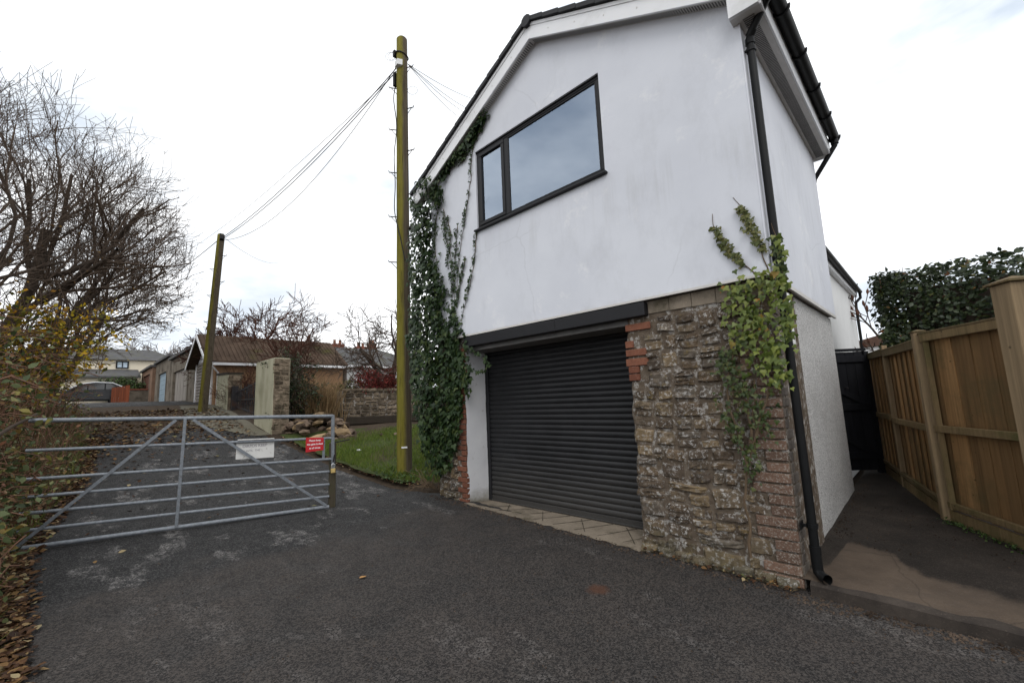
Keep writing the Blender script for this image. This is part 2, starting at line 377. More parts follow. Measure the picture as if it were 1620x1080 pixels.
simple('bramble_stem', (.16, .088, .058), .9, .4, 3, .2, 40, .15)
# wood
def woodmat(name, c, green=(.06, .075, .03), ga=.5, rv=.35, gs=1.6, zst=.05):
    b = NB(name); c = np.array(c)
    gn = b.noise(22, 6, .65, stretch=(1.5, 1.5, zst))
    cc = b.ramp(gn, [(.25, c*.62), (.5, c), (.75, c*1.35)])
    cc = b.mix(1.0, cc, b.ramp(b.rand(), [(0, (1-rv, 1-rv, 1-rv)), (1, (1+rv*.7, 1+rv*.6, 1+rv*.5))]), 'MULTIPLY')
    kn = b.ramp(b.voro(5.5, vec=None), [(.035, 1.0), (.075, 0.0)])
    cc = b.mix(b.math('MULTIPLY', kn, .75), cc, c*.25)
    gm = b.ramp(b.noise(gs, 7, .7), [(.48, 0.0), (.68, 1.0)])
    cc = b.mix(b.math('MULTIPLY', gm, ga), cc, green)
    b.bump(gn, .3, .004); M[name] = b.done(cc, .85, .2); return M[name]
woodmat('fence_board', (.255, .150, .066), (.090, .074, .034), .7, .45)
woodmat('fence_rail', (.155, .112, .058), (.075, .078, .026), .8)
woodmat('fence_post', (.27, .195, .115), (.16, .13, .07), .4, .15)
woodmat('dark_wood', (.0115, .012, .015), (.02, .02, .02), .3, .25)
woodmat('gate_post_wood', (.075, .062, .042), (.06, .065, .03), .6, .1)
woodmat('red_board', (.22, .066, .032), (.15, .05, .03), .3, .2)
woodmat('sleeper', (.045, .034, .026), (.03, .03, .018), .5, .2)
# telegraph pole
b = NB('pole_wood')
gn = b.noise(30, 6, .65, stretch=(2, 2, .06))
cc = b.ramp(gn, [(.25, (.050, .040, .026)), (.5, (.085, .068, .046)), (.75, (.14, .115, .082))])
sx = b.n('ShaderNodeSeparateXYZ'); b.l(b.pos, sx.inputs[0])
dt = b.n('ShaderNodeVectorMath', operation='DOT_PRODUCT'); b.l(b.geo.outputs['Normal'], dt.inputs[0]); dt.inputs[1].default_value = (-.45, -.89, 0)   # algae grows on the damp side
gm = b.ramp(b.math('ADD', dt.outputs['Value'], b.math('MULTIPLY', b.noise(2.2, 6, .7, stretch=(3, 3, .5)), 1.2)), [(.40, 0.0), (.85, 1.0)])
cc = b.mix(b.math('MULTIPLY', gm, .85), cc, b.ramp(b.noise(16, 5, .7, stretch=(2, 2, .2)), [(.3, (.135, .12, .012)), (.7, (.235, .205, .035))]))
cc = b.mix(b.ramp(b.noise(9, 6, .75, stretch=(3, 3, .07)), [(.56, 0.0), (.63, .8)]), cc, (.030, .022, .014))
b.bump(gn, .6, .008); M['pole_wood'] = b.done(cc, .9, .15)
# galvanised steel
b = NB('galvanised')
cc = b.ramp(b.noise(30, 6, .65), [(.3, (.15, .165, .185)), (.7, (.27, .29, .315))])
cc = b.mix(b.ramp(b.noise(9, 7, .75), [(.58, 0.0), (.70, .65)]), cc, (.085, .075, .06))
cc = b.mix(b.ramp(b.noise(45, 5, .7), [(.64, 0.0), (.70, .5)]), cc, (.45, .45, .45))
b.bump(b.noise(120, 4), .12, .003); M['galvanised'] = b.done(cc, .55, .5, .35)
simple('dark_iron', (.022, .020, .022), .7, .4, 12, .3, 80, .3, dirt=(.07, .03, .015))
simple('cable_black', (.012, .012, .013), .6)
simple('cable_grey', (.10, .10, .105), .6)
simple('white_plastic', (.75, .75, .74), .5, .06, 10, dirt=(.4, .38, .33), dirt_scale=6, dirt_lo=.6, dirt_hi=.8)
simple('sign_white', (.70, .69, .66), .6, .06, 6, .05, 60, .3, dirt=(.35, .33, .29), dirt_scale=14, dirt_lo=.6, dirt_hi=.72)
simple('sign_red', (.52, .012, .020), .4, .05, 6, .02, 60, .4)
simple('print_white', (.85, .85, .85), .5, .02)
simple('print_grey', (.30, .28, .30), .7, .2, 40)
simple('brass', (.72, .52, .20), .35, .1, 30, .05, 60, .5, .6)
simple('chrome', (.65, .65, .66), .25, .05, 30, .02, 60, .5, .9)
simple('cream_render', (.44, .42, .31), .9, .15, 1.6, .3, 50, .15, dirt=(.24, .235, .15), dirt_scale=1.7, dirt_lo=.48, dirt_hi=.72, stretch=(1, 1, .4))
simple('tan_render', (.33, .20, .115), .9, .2, 2, .3, 40, .15, dirt=(.2, .13, .08), dirt_scale=2.5)
simple('cream_house', (.78, .70, .55), .9, .06, 1, .1, 30, .15)
simple('house_white', (.72, .72, .71), .85, .06, 2, .1, 30, .15)
simple('slate_roof', (.085, .083, .085), .8, .3, 2.5, .5, 25, .2, dirt=(.085, .085, .05), dirt_lo=.5, dirt_hi=.75)
simple('moss_roof', (.085, .058, .042), .95, .4, 2.2, .8, 14, .1, dirt=(.066, .060, .020), dirt_scale=.8, dirt_lo=.55, dirt_hi=.70)
simple('brown_roof', (.10, .060, .045), .9, .3, 3, .6, 20, .1)
simple('garage_concrete', (.17, .145, .115), .95, .25, 1.5, .4, 40, .1, dirt=(.07, .058, .045), dirt_scale=1.8, dirt_lo=.5, dirt_hi=.68)
simple('garage_brick', (.20, .125, .085), .95, .25, 3, .4, 40, .1, dirt=(.1, .08, .06))
simple('door_taupe', (.20, .175, .155), .7, .12, 3, .1, 40, .2, rv=.12)
simple('door_brown', (.10, .045, .03), .8, .25, 4, .2, 40, .2)
simple('door_blue', (.25, .32, .37), .7, .12, 3, .1, 40, .2)
simple('door_grey_wood', (.25, .225, .20), .9, .25, 5, .3, 40, .2, dirt=(.16, .15, .10), stretch=(1, 1, .1))
simple('car_dark', (.03, .031, .034), .25, .05, 3, 0, 30, .6)
simple('car_roof_sheen', (.74, .75, .77), .2, .02, 3, 0, 30, .5)
simple('tyre', (.012, .012, .012), .8)
simple('alloy', (.3, .3, .31), .4, .05, 20, .02, 40, .5, .7)
simple('chimney_brick', (.20, .075, .05), .95, .25, 6, .3, 40, .1)
simple('sandstone', (.27, .19, .11), .95, .3, 4, .6, 25, .1, rv=.35)
simple('rubble', (.15, .11, .082), .95, .45, 5, .8, 30, .1, dirt=(.05, .035, .025), dirt_scale=3.5, dirt_lo=.42, dirt_hi=.6, rv=.6)
simple('log_cut', (.42, .23, .09), .9, .2, 12, .3)
simple('orange_stick', (.30, .20, .10), .9, .3)
simple('terracotta', (.22, .10, .06), .9, .2)
def glassmat(name, tint, rough=.03, mixd=.0, dcol=(.3, .35, .4)):
    b = NB(name); b.done(tint, rough, .8); b.b.inputs['IOR'].default_value = 1.52
    M[name] = b.m
glassmat('car_glass', (.012, .014, .016), .06)
# window pane: sky blue put into the mirror tint, fresnel raised, blind shows behind
b = NB('pane_glass')
gl = b.n('ShaderNodeBsdfGlossy'); gl.inputs['Roughness'].default_value = .02; gl.inputs['Color'].default_value = (.70, .81, .97, 1)
tr = b.n('ShaderNodeBsdfTransparent'); tr.inputs['Color'].default_value = (.80, .88, .92, 1)
fz = b.n('ShaderNodeFresnel'); fz.inputs['IOR'].default_value = 1.9
ms = b.n('ShaderNodeMixShader'); b.l(b.math('ADD', fz.outputs[0], .24), ms.inputs[0]); b.l(tr.outputs[0], ms.inputs[1]); b.l(gl.outputs[0], ms.inputs[2]); b.l(ms.outputs[0], b.out.inputs[0])
M['pane_glass'] = b.m
simple('blind_slat', (.55, .66, .76), .6, .05, 3)
simple('dark_room', (.02, .02, .022), .9)

# ------------------------------------------------------------------ ground
XS = [-140, -60, -36, -27, -21, -18, -15, -12, -9, -7, -1, 10, 60]
ZS = [3.3, 2.5, 2.2, 2.05, 1.75, 1.4, .95, .5, .12, -.04, -.226, -.30, -.5]
def H(x): return float(np.interp(x, XS, ZS))
def sm(a, b, x):
    t = min(1, max(0, (x-a)/(b-a))); return t*t*(3-2*t)
def lane_left(x):
    if x > -3.2: return -.15-2.6*sm(-3.2, 1.0, x)
    return float(np.interp(x, [-60, -36, -20, -14, -11, -7, -3.2], [-6, -4.0, .35, .42, .25, -.27, -.15]))
def lane_right(x):
    return float(np.interp(x, [-60, -36, -20, -14.2, -13.2, -9.3, -7.2, -6.4, -6.2, 20], [3.9, 3.9, 3.9, 3.75, 3.95, 4.03, 4.10, 4.36, 4.5, 4.5]))
def terrain(x, y):
    z = H(x)-.04
    l, r = lane_left(x), lane_right(x)
    if y < l: z += .03+.95*sm(l-.15, l-2.2, y)*sm(1, -5.5, x)
    elif y > r and x < -6.3:
        z += .035+.10*sm(r, r+1.0, y)
    elif y > 4.3 and x >= -6.3: z -= .25
    return z
def grid(name, xs, ys, fn, mat):
    V = [(x, y, fn(x, y)) for x in xs for y in ys]; n = len(ys)
    F = [(i*n+j, (i+1)*n+j, (i+1)*n+j+1, i*n+j+1) for i in range(len(xs)-1) for j in range(n-1)]
    return tag(mesh(name, V, F, M[mat], None, True), kind='structure')
xs = list(np.linspace(-260, -62, 20))+list(np.linspace(-60, -22, 40))+list(np.linspace(-21.5, -3, 94))+list(np.linspace(-2, 20, 30))+list(np.linspace(24, 200, 12))
ys = list(np.linspace(-220, -14, 22))+list(np.linspace(-12, -4, 12))+list(np.linspace(-3.6, 9.4, 110))+list(np.linspace(10, 24, 18))+list(np.linspace(30, 240, 20))
def terr(x, y):
    z = terrain(x, y)
    if lane_left(x) < y < lane_right(x)-.02: z -= .08
    return z + .02*math.sin(x*3.1+y*2.3)*sm(.2, .6, max(lane_left(x)-y, y-lane_right(x)))
grid('ground', xs, ys, terr, 'earth')
def strip(name, x0, x1, n, ya, yb, m, mat, dz=0.0, rag=0.0, ragr=None):
    V = []; F = []; rr = random.Random(5)
    for i in range(n+1):
        x = x0+(x1-x0)*i/n
        a = ya(x)+rr.uniform(-rag, rag); c = yb(x)+rr.uniform(-(ragr if ragr is not None else rag), (ragr if ragr is not None else rag))
        for j in range(m+1):
            y = a+(c-a)*j/m
            V.append((x, y, H(x)+dz))
    for i in range(n):
        for j in range(m):
            F.append((i*(m+1)+j, (i+1)*(m+1)+j, (i+1)*(m+1)+j+1, i*(m+1)+j+1))
    return tag(mesh(name, V, F, M[mat], None, True), kind='structure')
strip('road', -15.2, 3.0, 210, lane_left, lane_right, 14, 'asphalt', 0.0, .035, .03)
strip('road_end', 3.05, 30, 12, lambda x: -5, lambda x: 4.2, 4, 'asphalt', 0.0)
strip('gravel_track', -21.2, -15.22, 24, lambda x: lane_left(x)-.1, lambda x: 3.9, 6, 'gravel_track', -.006, .05)
strip('garage_yard', -62, -21.22, 40, lane_left, lambda x: 3.95, 6, 'asphalt', -.002)
strip('concrete_yard', -20.6, -13.55, 20, lambda x: float(np.interp(x, [-20.6, -16, -13.55], [2.9, 2.6, 3.6])), lambda x: 4.6, 4, 'concrete_yard', .012, .05)

# grass patch beside the house
def gxy(x): return H(x)+.035
strip('lawn_soil', -13.0, -7.0, 30, lambda x: lane_right(x)+.12, lambda x: 9.0, 24, 'grass_soil', .10, .05)

# alley: kerb, apron and dark older concrete
def alley_z(y): return -.115+.028*(y-4.4)
def kerb_top(x): return -.118-.012*(x+1)
m = MB()
kx = np.linspace(-.93, 9, 60)
prof = []
for i, x in enumerate(kx):
    j1, j2 = rnd.uniform(-.008, .008), rnd.uniform(-.006, .006)
    y = 4.335-.02*(x+1)+j1; zt = kerb_top(x)+j2
    m.V += [(x, y-.012, H(x)-.15), (x, y, zt-.02), (x, y+.03, zt), (x, y+.15, zt-.002)]
for i in range(len(kx)-1):
    for k in range(3): m.F.append((i*4+k, (i+1)*4+k, (i+1)*4+k+1, i*4+k+1))
m.F.append((0, 1, 2, 3))
tag(m.build('kerb', M['kerb_concrete'], None, True), kind='structure')
def edge_y(x):  # ragged limit of the paler apron
    return float(np.interp(x, [-.98, -.86, -.80, -.55, -.44, -.42, -.25, .2, .5, 1.2, 9], [4.62, 4.85, 5.52, 5.38, 5.30, 5.18, 4.98, 4.80, 4.72, 4.66, 4.6]))+.025*math.sin(x*9)+.018*math.sin(x*23)+.012*math.sin(x*61+1)+.010*math.sin(x*137)+.006*math.sin(x*301)
def sheet(name, fa, fb, mat, dz=0.0, nx=80, ny=14, x0=-1.02, x1=9):
    V = []; F = []
    for i in range(nx+1):
        t = i/nx; x = x0+(x1-x0)*t*t
        for j in range(ny+1):
            y = fa(x)+(fb(x)-fa(x))*j/ny; base = alley_z(y)
            k = sm(4.3, 5.2, y); V.append((x, y, (kerb_top(x)+.004)*(1-k)+base*k+dz+.004*math.sin(x*7+y*5)))
    for i in range(nx):
        for j in range(ny): F.append((i*(ny+1)+j, (i+1)*(ny+1)+j, (i+1)*(ny+1)+j+1, i*(ny+1)+j+1))
    return tag(mesh(name, V, F, M[mat], None, True), kind='structure')
al = sheet('alley_path', lambda x: 4.385-.02*(x+1), lambda x: 4.385-.02*(x+1)+15*1.0, 'alley_concrete', .008, 10, 10)
bpy.data.objects.remove(al)
V = []; F = []; mk = []
ays = list(np.linspace(0, 1.6, 90))+list(np.linspace(1.65, 15.6, 50)); axs = [-1.02+10*(k/150)**2 for k in range(151)]
for x in axs:
    for dy in ays:
        y = 4.385-.02*(x+1)+dy; k = sm(4.3, 5.2, y)
        V.append((x, y, (kerb_top(x)+.004)*(1-k)+alley_z(y)*k+.008-.016*(1-sm(0, .13, dy))+.004*math.sin(x*7+y*5)*sm(0, .2, dy)+.003*sm(0, .2, dy)*math.sin(x*17+y*11))); mk.append(min(1, max(0, .5+(edge_y(x)-y)*4.5)))
for i_ in range(len(axs)-1):
    for j_ in range(len(ays)-1): n_ = len(ays); F.append((i_*n_+j_, (i_+1)*n_+j_, (i_+1)*n_+j_+1, i_*n_+j_+1))
al = tag(mesh('alley_path', V, F, M['alley_path'], None, True), kind='structure')
at_ = al.data.attributes.new('patch', 'FLOAT', 'POINT'); at_.data.foreach_set('value', mk)

# garage threshold slab with its scored joints, broken asphalt edge in front
m = MB()
nx, ny = 40, 8
for i in range(nx+1):
    x = -5.34+2.92*i/nx; yf = 4.33+.035*math.sin(i*1.7)*rnd.uniform(.2, 1)-.03
    for j in range(ny+1):
        y = yf+(5.0-yf)*j/ny
        zf = H(x)+.006; zb = -.135; t = sm(0, .75, j/ny); m.V.append((x, y, zf*(1-t)+zb*t))
for i in range(nx):
    for j in range(ny): m.F.append((i*(ny+1)+j, (i+1)*(ny+1)+j, (i+1)*(ny+1)+j+1, i*(ny+1)+j+1))
slab = tag(m.build('garage_threshold', M['slab_concrete'], None, True), kind='structure')
simple('joint_dirt', (.05, .042, .03), .95, .3, 20)
def slab_z(x, y):
    t = sm(0, .75, (y-4.33)/(.67)); return (H(x)+.006)*(1-t)-.135*t
def groove(p, q, w_=.014):
    m = MB(); n = 8; d = Vector((q[0]-p[0], q[1]-p[1], 0)).normalized(); s = Vector((-d.y, d.x, 0))*w_/2
    for i in range(n+1):
        t = i/n; x, y = p[0]+(q[0]-p[0])*t, p[1]+(q[1]-p[1])*t; s2 = s*rnd.uniform(.5, 1.3)
        for sg in (-1, 1): m.V.append((x+s2.x*sg, y+s2.y*sg, slab_z(x, y)+.004))
    for i in range(n): m.F.append((2*i, 2*i+2, 2*i+3, 2*i+1))
    o = m.build('joint', M['joint_dirt'], slab)
for k in range(9):
    x = -5.0+.33*k
    groove((x, 4.40), (x+.28, 4.83))
for k in range(4):
    x = -4.75+.66*k
    groove((x+.22, 4.42), (x-.10, 4.80), .010)

# ------------------------------------------------------------------ the house
YR, YS = 4.33, 4.40          # render face, masonry face
XL, XR, XC = -6.10, -.94, -3.50
YB = 7.9                     # rear of the front block
ZB = 2.48                    # bottom of the render
house = empty('house', (XC, 6.2, 0), 'white rendered garage house with a gabled front over a black roller shutter', 'house')
def roof_z(x): return 6.77-.5*abs(x-XC)
wx0, wx1, wz0, wz1 = -4.87, -2.53, 4.09, 5.44
m = MB()
EL, ER, AP = roof_z(XL)-.12, roof_z(XR)-.12, roof_z(XC)-.12
O = [(XL, ZB), (XR, ZB), (XR, ER), (XC, AP), (XL, EL)]
I = [(wx0, wz0), (wx1, wz0), (wx1, wz1), (wx0, wz1)]
V = [(x, YR, z) for x, z in O+I]; RV = .085
V += [(x, YR+RV, z) for x, z in I]
F = [(0, 1, 6, 5), (1, 2, 7, 6), (2, 3, 7), (3, 8, 7), (3, 4, 8), (4, 0, 5, 8)]
F += [(5+i, 5+(i+1) % 4, 9+(i+1) % 4, 9+i) for i in range(4)]
m.add(V, F)
# side walls and rear, underside
m.add([(XR, YR, ZB), (XR, YB, ZB), (XR, YB, ER), (XR, YR, ER)], [(0, 1, 2, 3)])
m.add([(XL, YR, ZB), (XL, YB, ZB), (XL, YB, EL), (XL, YR, EL)], [(3, 2, 1, 0)])
m.add([(XL, YB, ZB), (XR, YB, ZB), (XR, YB, ER), (XC, YB, AP), (XL, YB, EL)], [(4, 3, 2, 1, 0)])
m.add([(XL, YR, ZB), (XR, YR, ZB), (XR, YB, ZB), (XL, YB, ZB)], [(0, 1, 2, 3)])
render_wall = mesh('render_wall', m.V, m.F, M['white_render'], house)
# bell cast drip edge and corner bead
m = MB(); m.box(XL, XR+.006, YR-.008, YR+.03, ZB-.012, ZB+.014)
m.box(XR-.02, XR+.008, YR+.031, YB, ZB-.03, ZB+.01)
m.build('drip_edge', M['soffit_grey'], house)
m = MB(); m.box(XR-.012, XR+.004, YR-.004, YR+.012, ZB+.015, ER-.25); m.build('corner_bead', M['white_render'], house, False, .003)

# roof slabs
m = MB(); xe = 2.98; t = .05
for s in (-1, 1):
    xe = 2.98 if s < 0 else 2.83
    m.prism([(XC, 4.16, 6.78), (XC+s*xe, 4.16, 6.78-.5*xe), (XC+s*xe, 4.16, 6.78-.5*xe-t), (XC, 4.16, 6.78-t)], (0, YB-4.0, 0))
m.build('roof', M['black_slate'], house)
roof_p = house.children[-1]
m = MB()
for s in (-1, 1):
    xe = 2.98 if s < 0 else 2.83
    for k in range(11):          # verge slates seen on edge
        x0 = XC+s*(.03+k*.27); x1 = XC+s*(.03+k*.27+.262)
        if abs(x1-XC) > xe+.02: x1 = XC+s*(xe+.015)
        z0 = 6.79-.5*abs(x0-XC); z1 = 6.79-.5*abs(x1-XC)
        q = MB(); q.prism([(x0, 4.135, z0), (x1, 4.135, z1+.016), (x1, 4.135, z1-.05), (x0, 4.135, z0-.062)], (0, .2, 0))
        q.build('verge_slate', M['black_slate'], roof_p)
m = MB(); m.tube([(XC, 4.13, 6.73), (XC, YB+.1, 6.73)], .085, 10); m.build('ridge_tile', M['black_slate'], roof_p, True)
# barge boards
bt, bd = .06, .245
for s in (-1, 1):
    m = MB(); x1 = XC+s*2.96
    xi = XC+s*2.44 if s > 0 else x1
    x_end = x1 if s < 0 else XC+2.50
    m.prism([(XC, 4.185, 6.78-bt), (x_end, 4.185, 6.78-bt-.5*abs(x_end-XC)), (x_end, 4.185, 6.78-bt-bd-.5*abs(x_end-XC)), (XC, 4.185, 6.78-bt-bd)], (0, .022, 0))
    bo = m.build('bargeboard', M['upvc_white'], house, False, .003)
    m = MB()                       # cover trim, a shadow line on the board
    m.prism([(XC, 4.175, 6.78-bt+.002), (x_end, 4.175, 6.78-bt+.002-.5*abs(x_end-XC)), (x_end, 4.175, 6.78-bt-.045-.5*abs(x_end-XC)), (XC, 4.175, 6.78-bt-.045)], (0, .0095, 0))
    m.build('trim', M['upvc_white'], bo)
    nails = MB()
    for k in range(6):
        xx = XC+s*(.35+.42*k); zz = 6.78-bt-.14-.5*abs(xx-XC)
        if abs(xx-XC) < abs(x_end-XC): nails.box(xx-.007, xx+.007, 4.181, 4.186, zz-.007, zz+.007)
    nails.build('nail', M['soffit_grey'], bo)
    # soffit strip and vent behind the board
    m = MB(); m.prism([(XC, 4.207, 6.78-bt-bd+.03), (x1, 4.207, 6.78-bt-bd+.03-.5*2.96), (x1, 4.207, 6.78-bt-bd+.015-.5*2.96), (XC, 4.207, 6.78-bt-bd+.015)], (0, YR-4.207-.002, 0))
    so_ = m.build('soffit', M['soffit_grey'], house)
    m = MB()
    for k in range(96):
        xx = XC+s*(.03+k*.0275)
        if abs(xx-XC) > 2.5: break
        zz = 6.78-bt-bd+.0145-.5*abs(xx-XC)
        m.add([(xx-.008, 4.235, zz+.004*s), (xx+.008, 4.235, zz-.004*s), (xx+.008, 4.31, zz-.004*s), (xx-.008, 4.31, zz+.004*s)], [(0, 1, 2, 3)])
        m.V[-4:] = [(v[0], v[1], v[2]-.0035) for v in m.V[-4:]]
    m.build('vent_slot', M['vent_dark'], so_)
# right hand eaves: box end, fascia, soffit
zs = 4.985
m = MB(); m.prism([(XC+2.505, 4.183, zs), (-.735, 4.183, zs), (-.735, 4.183, 6.71-.5*(-.735-XC)), (XC+2.505, 4.183, 6.71-.5*2.505)], (0, .04, 0))
m.build('eaves_box_end', M['upvc_white'], house, False, .003)
m = MB(); m.box(XC+2.505, -.742, 4.224, YB+.1, zs+.004, zs+.02); sof = m.build('soffit', M['soffit_grey'], house)
m = MB()
for k in range(150):
    y = 4.30+k*.0265
    if y > YB: break
    m.box(-.90, -.80, y, y+.014, zs+.0005, zs+.0038)
m.build('vent_slot', M['vent_dark'], sof)
m = MB(); m.box(-.741, -.722, 4.224, YB+.1, zs+.004, zs+.24); m.build('fascia', M['upvc_white'], house, False, .003)
m = MB(); m.box(XC+2.505, -.735, YB+.1, YB+.12, zs+.0, zs+.24); m.build('eaves_box_end', M['upvc_white'], house)

# gutter: half round, with brackets, and downpipes
def half_gutter(name, x, z, y0, y1, r, parent, mat):
    m = MB(); n = 12; rings = [y0, y1]
    for y in rings:
        for rr in (r, r-.006):
            for k in range(n+1):
                a = math.pi+math.pi*k/n; m.V.append((x+rr*math.cos(a), y, z+rr*math.sin(a)))
    N = n+1
    for k in range(n):
        m.F.append((k, k+1, 2*N+k+1, 2*N+k)); m.F.append((N+k, 3*N+k, 3*N+k+1, N+k+1))
        m.F.append((k, N+k, N+k+1, k+1)); m.F.append((2*N+k, 2*N+k+1, 3*N+k+1, 3*N+k))
    m.F += [(0, 2*N, 3*N, N), (n, N+n, 3*N+n, 2*N+n)]
    g = m.build(name, mat, parent, True)
    return g
gx, gz = -.652, 5.235
gut = half_gutter('gutter', gx, gz, 4.10, YB+.12, .064, house, M['black_plastic'])
m = MB(); m.tube([(gx, 4.10, gz-.02), (gx, 4.115, gz-.02)], .055, 10); m.build('stop_end', M['black_plastic'], gut)
for y in (4.75, 5.55, 6.35, 7.15, 7.95):
    q = MB(); q.tube([(gx-.075, y, gz+.01)]+[(gx+.072*math.cos(a), y, gz+.072*math.sin(a)) for a in np.linspace(math.pi, 2*math.pi, 9)]+[(gx+.072, y, gz+.012)], .012, 6)
    q.build('gutter_bracket', M['black_plastic'], gut, True)
def rings(parent, pts, r=.043, h=.06):
    for p, q in pts:
        m = MB(); d = (Vector(q)-Vector(p)).normalized(); c = Vector(p)
        m.tube([c-d*h/2, c+d*h/2], r, 12); m.build('pipe_socket', M['black_plastic'], parent, True)
def wall_pipe(px_):
    pass
# front downpipe: swan neck from the gutter down to the wall corner
PX, PY = -.885, 4.44
top = Vector((gx-.01, 4.32, gz-.05)); k1 = Vector((gx-.01, 4.32, 5.13)); k2 = Vector((PX, PY-.03, 4.86)); k3 = Vector((PX, PY-.03, 4.78))
foot = Vector((PX, PY+.0, .02))
m = MB(); m.tube([top, k1, k1*.9+k2*.1-Vector((0, 0, .01)), k1*.1+k2*.9+Vector((0, 0, .01)), k2-Vector((0, 0, .02)), k3], .036, 14)
dp = m.build('downpipe', M['black_plastic'], house, True)
m = MB(); m.tube([k3, Vector((PX, PY-.03, 2.62))], .035, 14); m.build('upper_pipe', M['black_plastic'], dp, True)
m = MB(); m.tube([Vector((PX, PY-.03, 2.62)), Vector((PX, PY+.0, .10))], .035, 14); m.build('lower_pipe', M['black_plastic'], dp, True)
m = MB(); m.tube([(PX, PY, .11), (PX, PY, -.03), (PX+.005, PY-.005, -.065), (PX+.03, PY-.03, -.085), (PX+.075, PY-.075, -.088)], .040, 14, False); m.build('shoe', M['black_plastic'], dp, True)
rings(dp, [(k1, top), (k1*.92+k2*.08, k2), (k1*.1+k2*.9, k2), (k3+Vector((0, 0, .03)), k3), ((PX, PY-.03, 2.62), (PX, PY-.03, 3)), ((PX, PY, .11), (PX, PY, 1))])
for z in (4.72, 2.66, .30):
    m = MB(); yy = PY-.03 if z > 2 else PY
    m.box(PX-.075, PX-.035, yy-.02, yy-.008, z-.012, z+.012); m.box(PX-.075, PX-.068, yy-.06, yy+.03, z-.03, z+.03)
    m.tube([(PX, yy, z-.018), (PX, yy, z+.018)], .0445, 12); m.build('pipe_bracket', M['black_plastic'], dp)
# rear downpipe with its swan neck
m = MB(); m.tube([(gx, YB+.02, gz-.04), (gx, YB+.02, 5.10), (-.97, YB+.10, 4.70), (-1.0, YB+.12, 4.58), (-1.0, YB+.12, 2.6)], .036, 12)
m.build('downpipe', M['black_plastic'], house, True)
m = MB(); m.tube([(gx, YB+.02, gz-.02), (gx, YB+.02, gz-.12)], .05, 12); m.build('gutter_outlet', M['black_plastic'], gut, True)

# window
def box_frame(x0, x1, z0, z1, y0, y1, wdt, name, mat, parent, bevel=.006):
    m = MB()
    m.box(x0, x1, y0, y1, z0, z0+wdt); m.box(x0, x1, y0, y1, z1-wdt, z1)
    m.box(x0, x0+wdt, y0+.0005, y1-.0005, z0+wdt, z1-wdt); m.box(x1-wdt, x1, y0+.0005, y1-.0005, z0+wdt, z1-wdt)
    return m.build(name, mat, parent, False, bevel)
win = empty('window', (0, 0, 0)); win.parent = house; win.location = -house.location
win['label'] = 'wide dark grey framed window with white blinds behind its panes'
yw = YR+.022
box_frame(wx0+.004, wx1-.004, wz0+.03, wz1-.004, yw, yw+.07, .055, 'frame', M['anthracite'], win)
mxx = wx0+.66
m = MB(); m.box(mxx-.035, mxx+.035, yw+.003, yw+.068, wz0+.086, wz1-.06); m.build('mullion', M['anthracite'], win, False, .005)
box_frame(wx0+.06, mxx-.036, wz0+.087, wz1-.061, yw-.012, yw+.05, .058, 'sash', M['anthracite'], win)
box_frame(mxx+.036, wx1-.06, wz0+.087, wz1-.061, yw+.004, yw+.05, .022, 'bead', M['anthracite'], win, .004)
m = MB(); m.box(wx0+.119, mxx-.095, yw+.02, yw+.026, wz0+.146, wz1-.120); m.build('pane', M['pane_glass'], win)
m = MB(); m.box(mxx+.059, wx1-.083, yw+.02, yw+.026, wz0+.110, wz1-.084); m.build('pane', M['pane_glass'], win)
m = MB(); m.box(wx0-.03, wx1+.035, YR-.055, yw+.06, wz0-.006, wz0+.026); m.build('sill', M['anthracite'], win, False, .005)
m = MB(); m.box(wx0+.004, wx1-.004, yw-.02, yw, wz1-.022, wz1-.004); m.build('drip_rail', M['anthracite'], win)
for (a, c) in ((wx0+.119, mxx-.095), (mxx+.059, wx1-.083)):
    m = MB(); z = wz0+.12
    while z < wz1-.1:
        m.add([(a, yw+.085, z), (c, yw+.085, z), (c, yw+.105, z+.020), (a, yw+.105, z+.020)], [(0, 1, 2, 3)]); z += .0215
    o = m.build('blind', M['blind_slat'], win); o['kind'] = 'stuff'
    m = MB()
    n_ = 3 if c-a > 1 else 2
    for k in range(n_): xx = a+(c-a)*(k+.5)/n_; m.box(xx-.004, xx+.004, yw+.08, yw+.084, wz0+.1, wz1-.08)
    m.build('cord', M['upvc_white'], win)
m = MB(); m.box(wx0-.1, wx1+.1, yw+.3, yw+.32, wz0-.1, wz1+.1); m.build('backing', M['dark_room'], win)

# lintel box over the shutter
m = MB(); m.box(-5.27, -3.42, YR-.01, YR+.10, 2.305, 2.455); m.box(-3.417, -2.17, YR-.01, YR+.10, 2.305, 2.455)
m.build('lintel_cover', M['anthracite'], house, False, .004)
m = MB(); m.box(-5.36, -2.44, YR+.11, 5.4, 2.24, 2.44); m.build('lintel', M['vent_dark'], house)
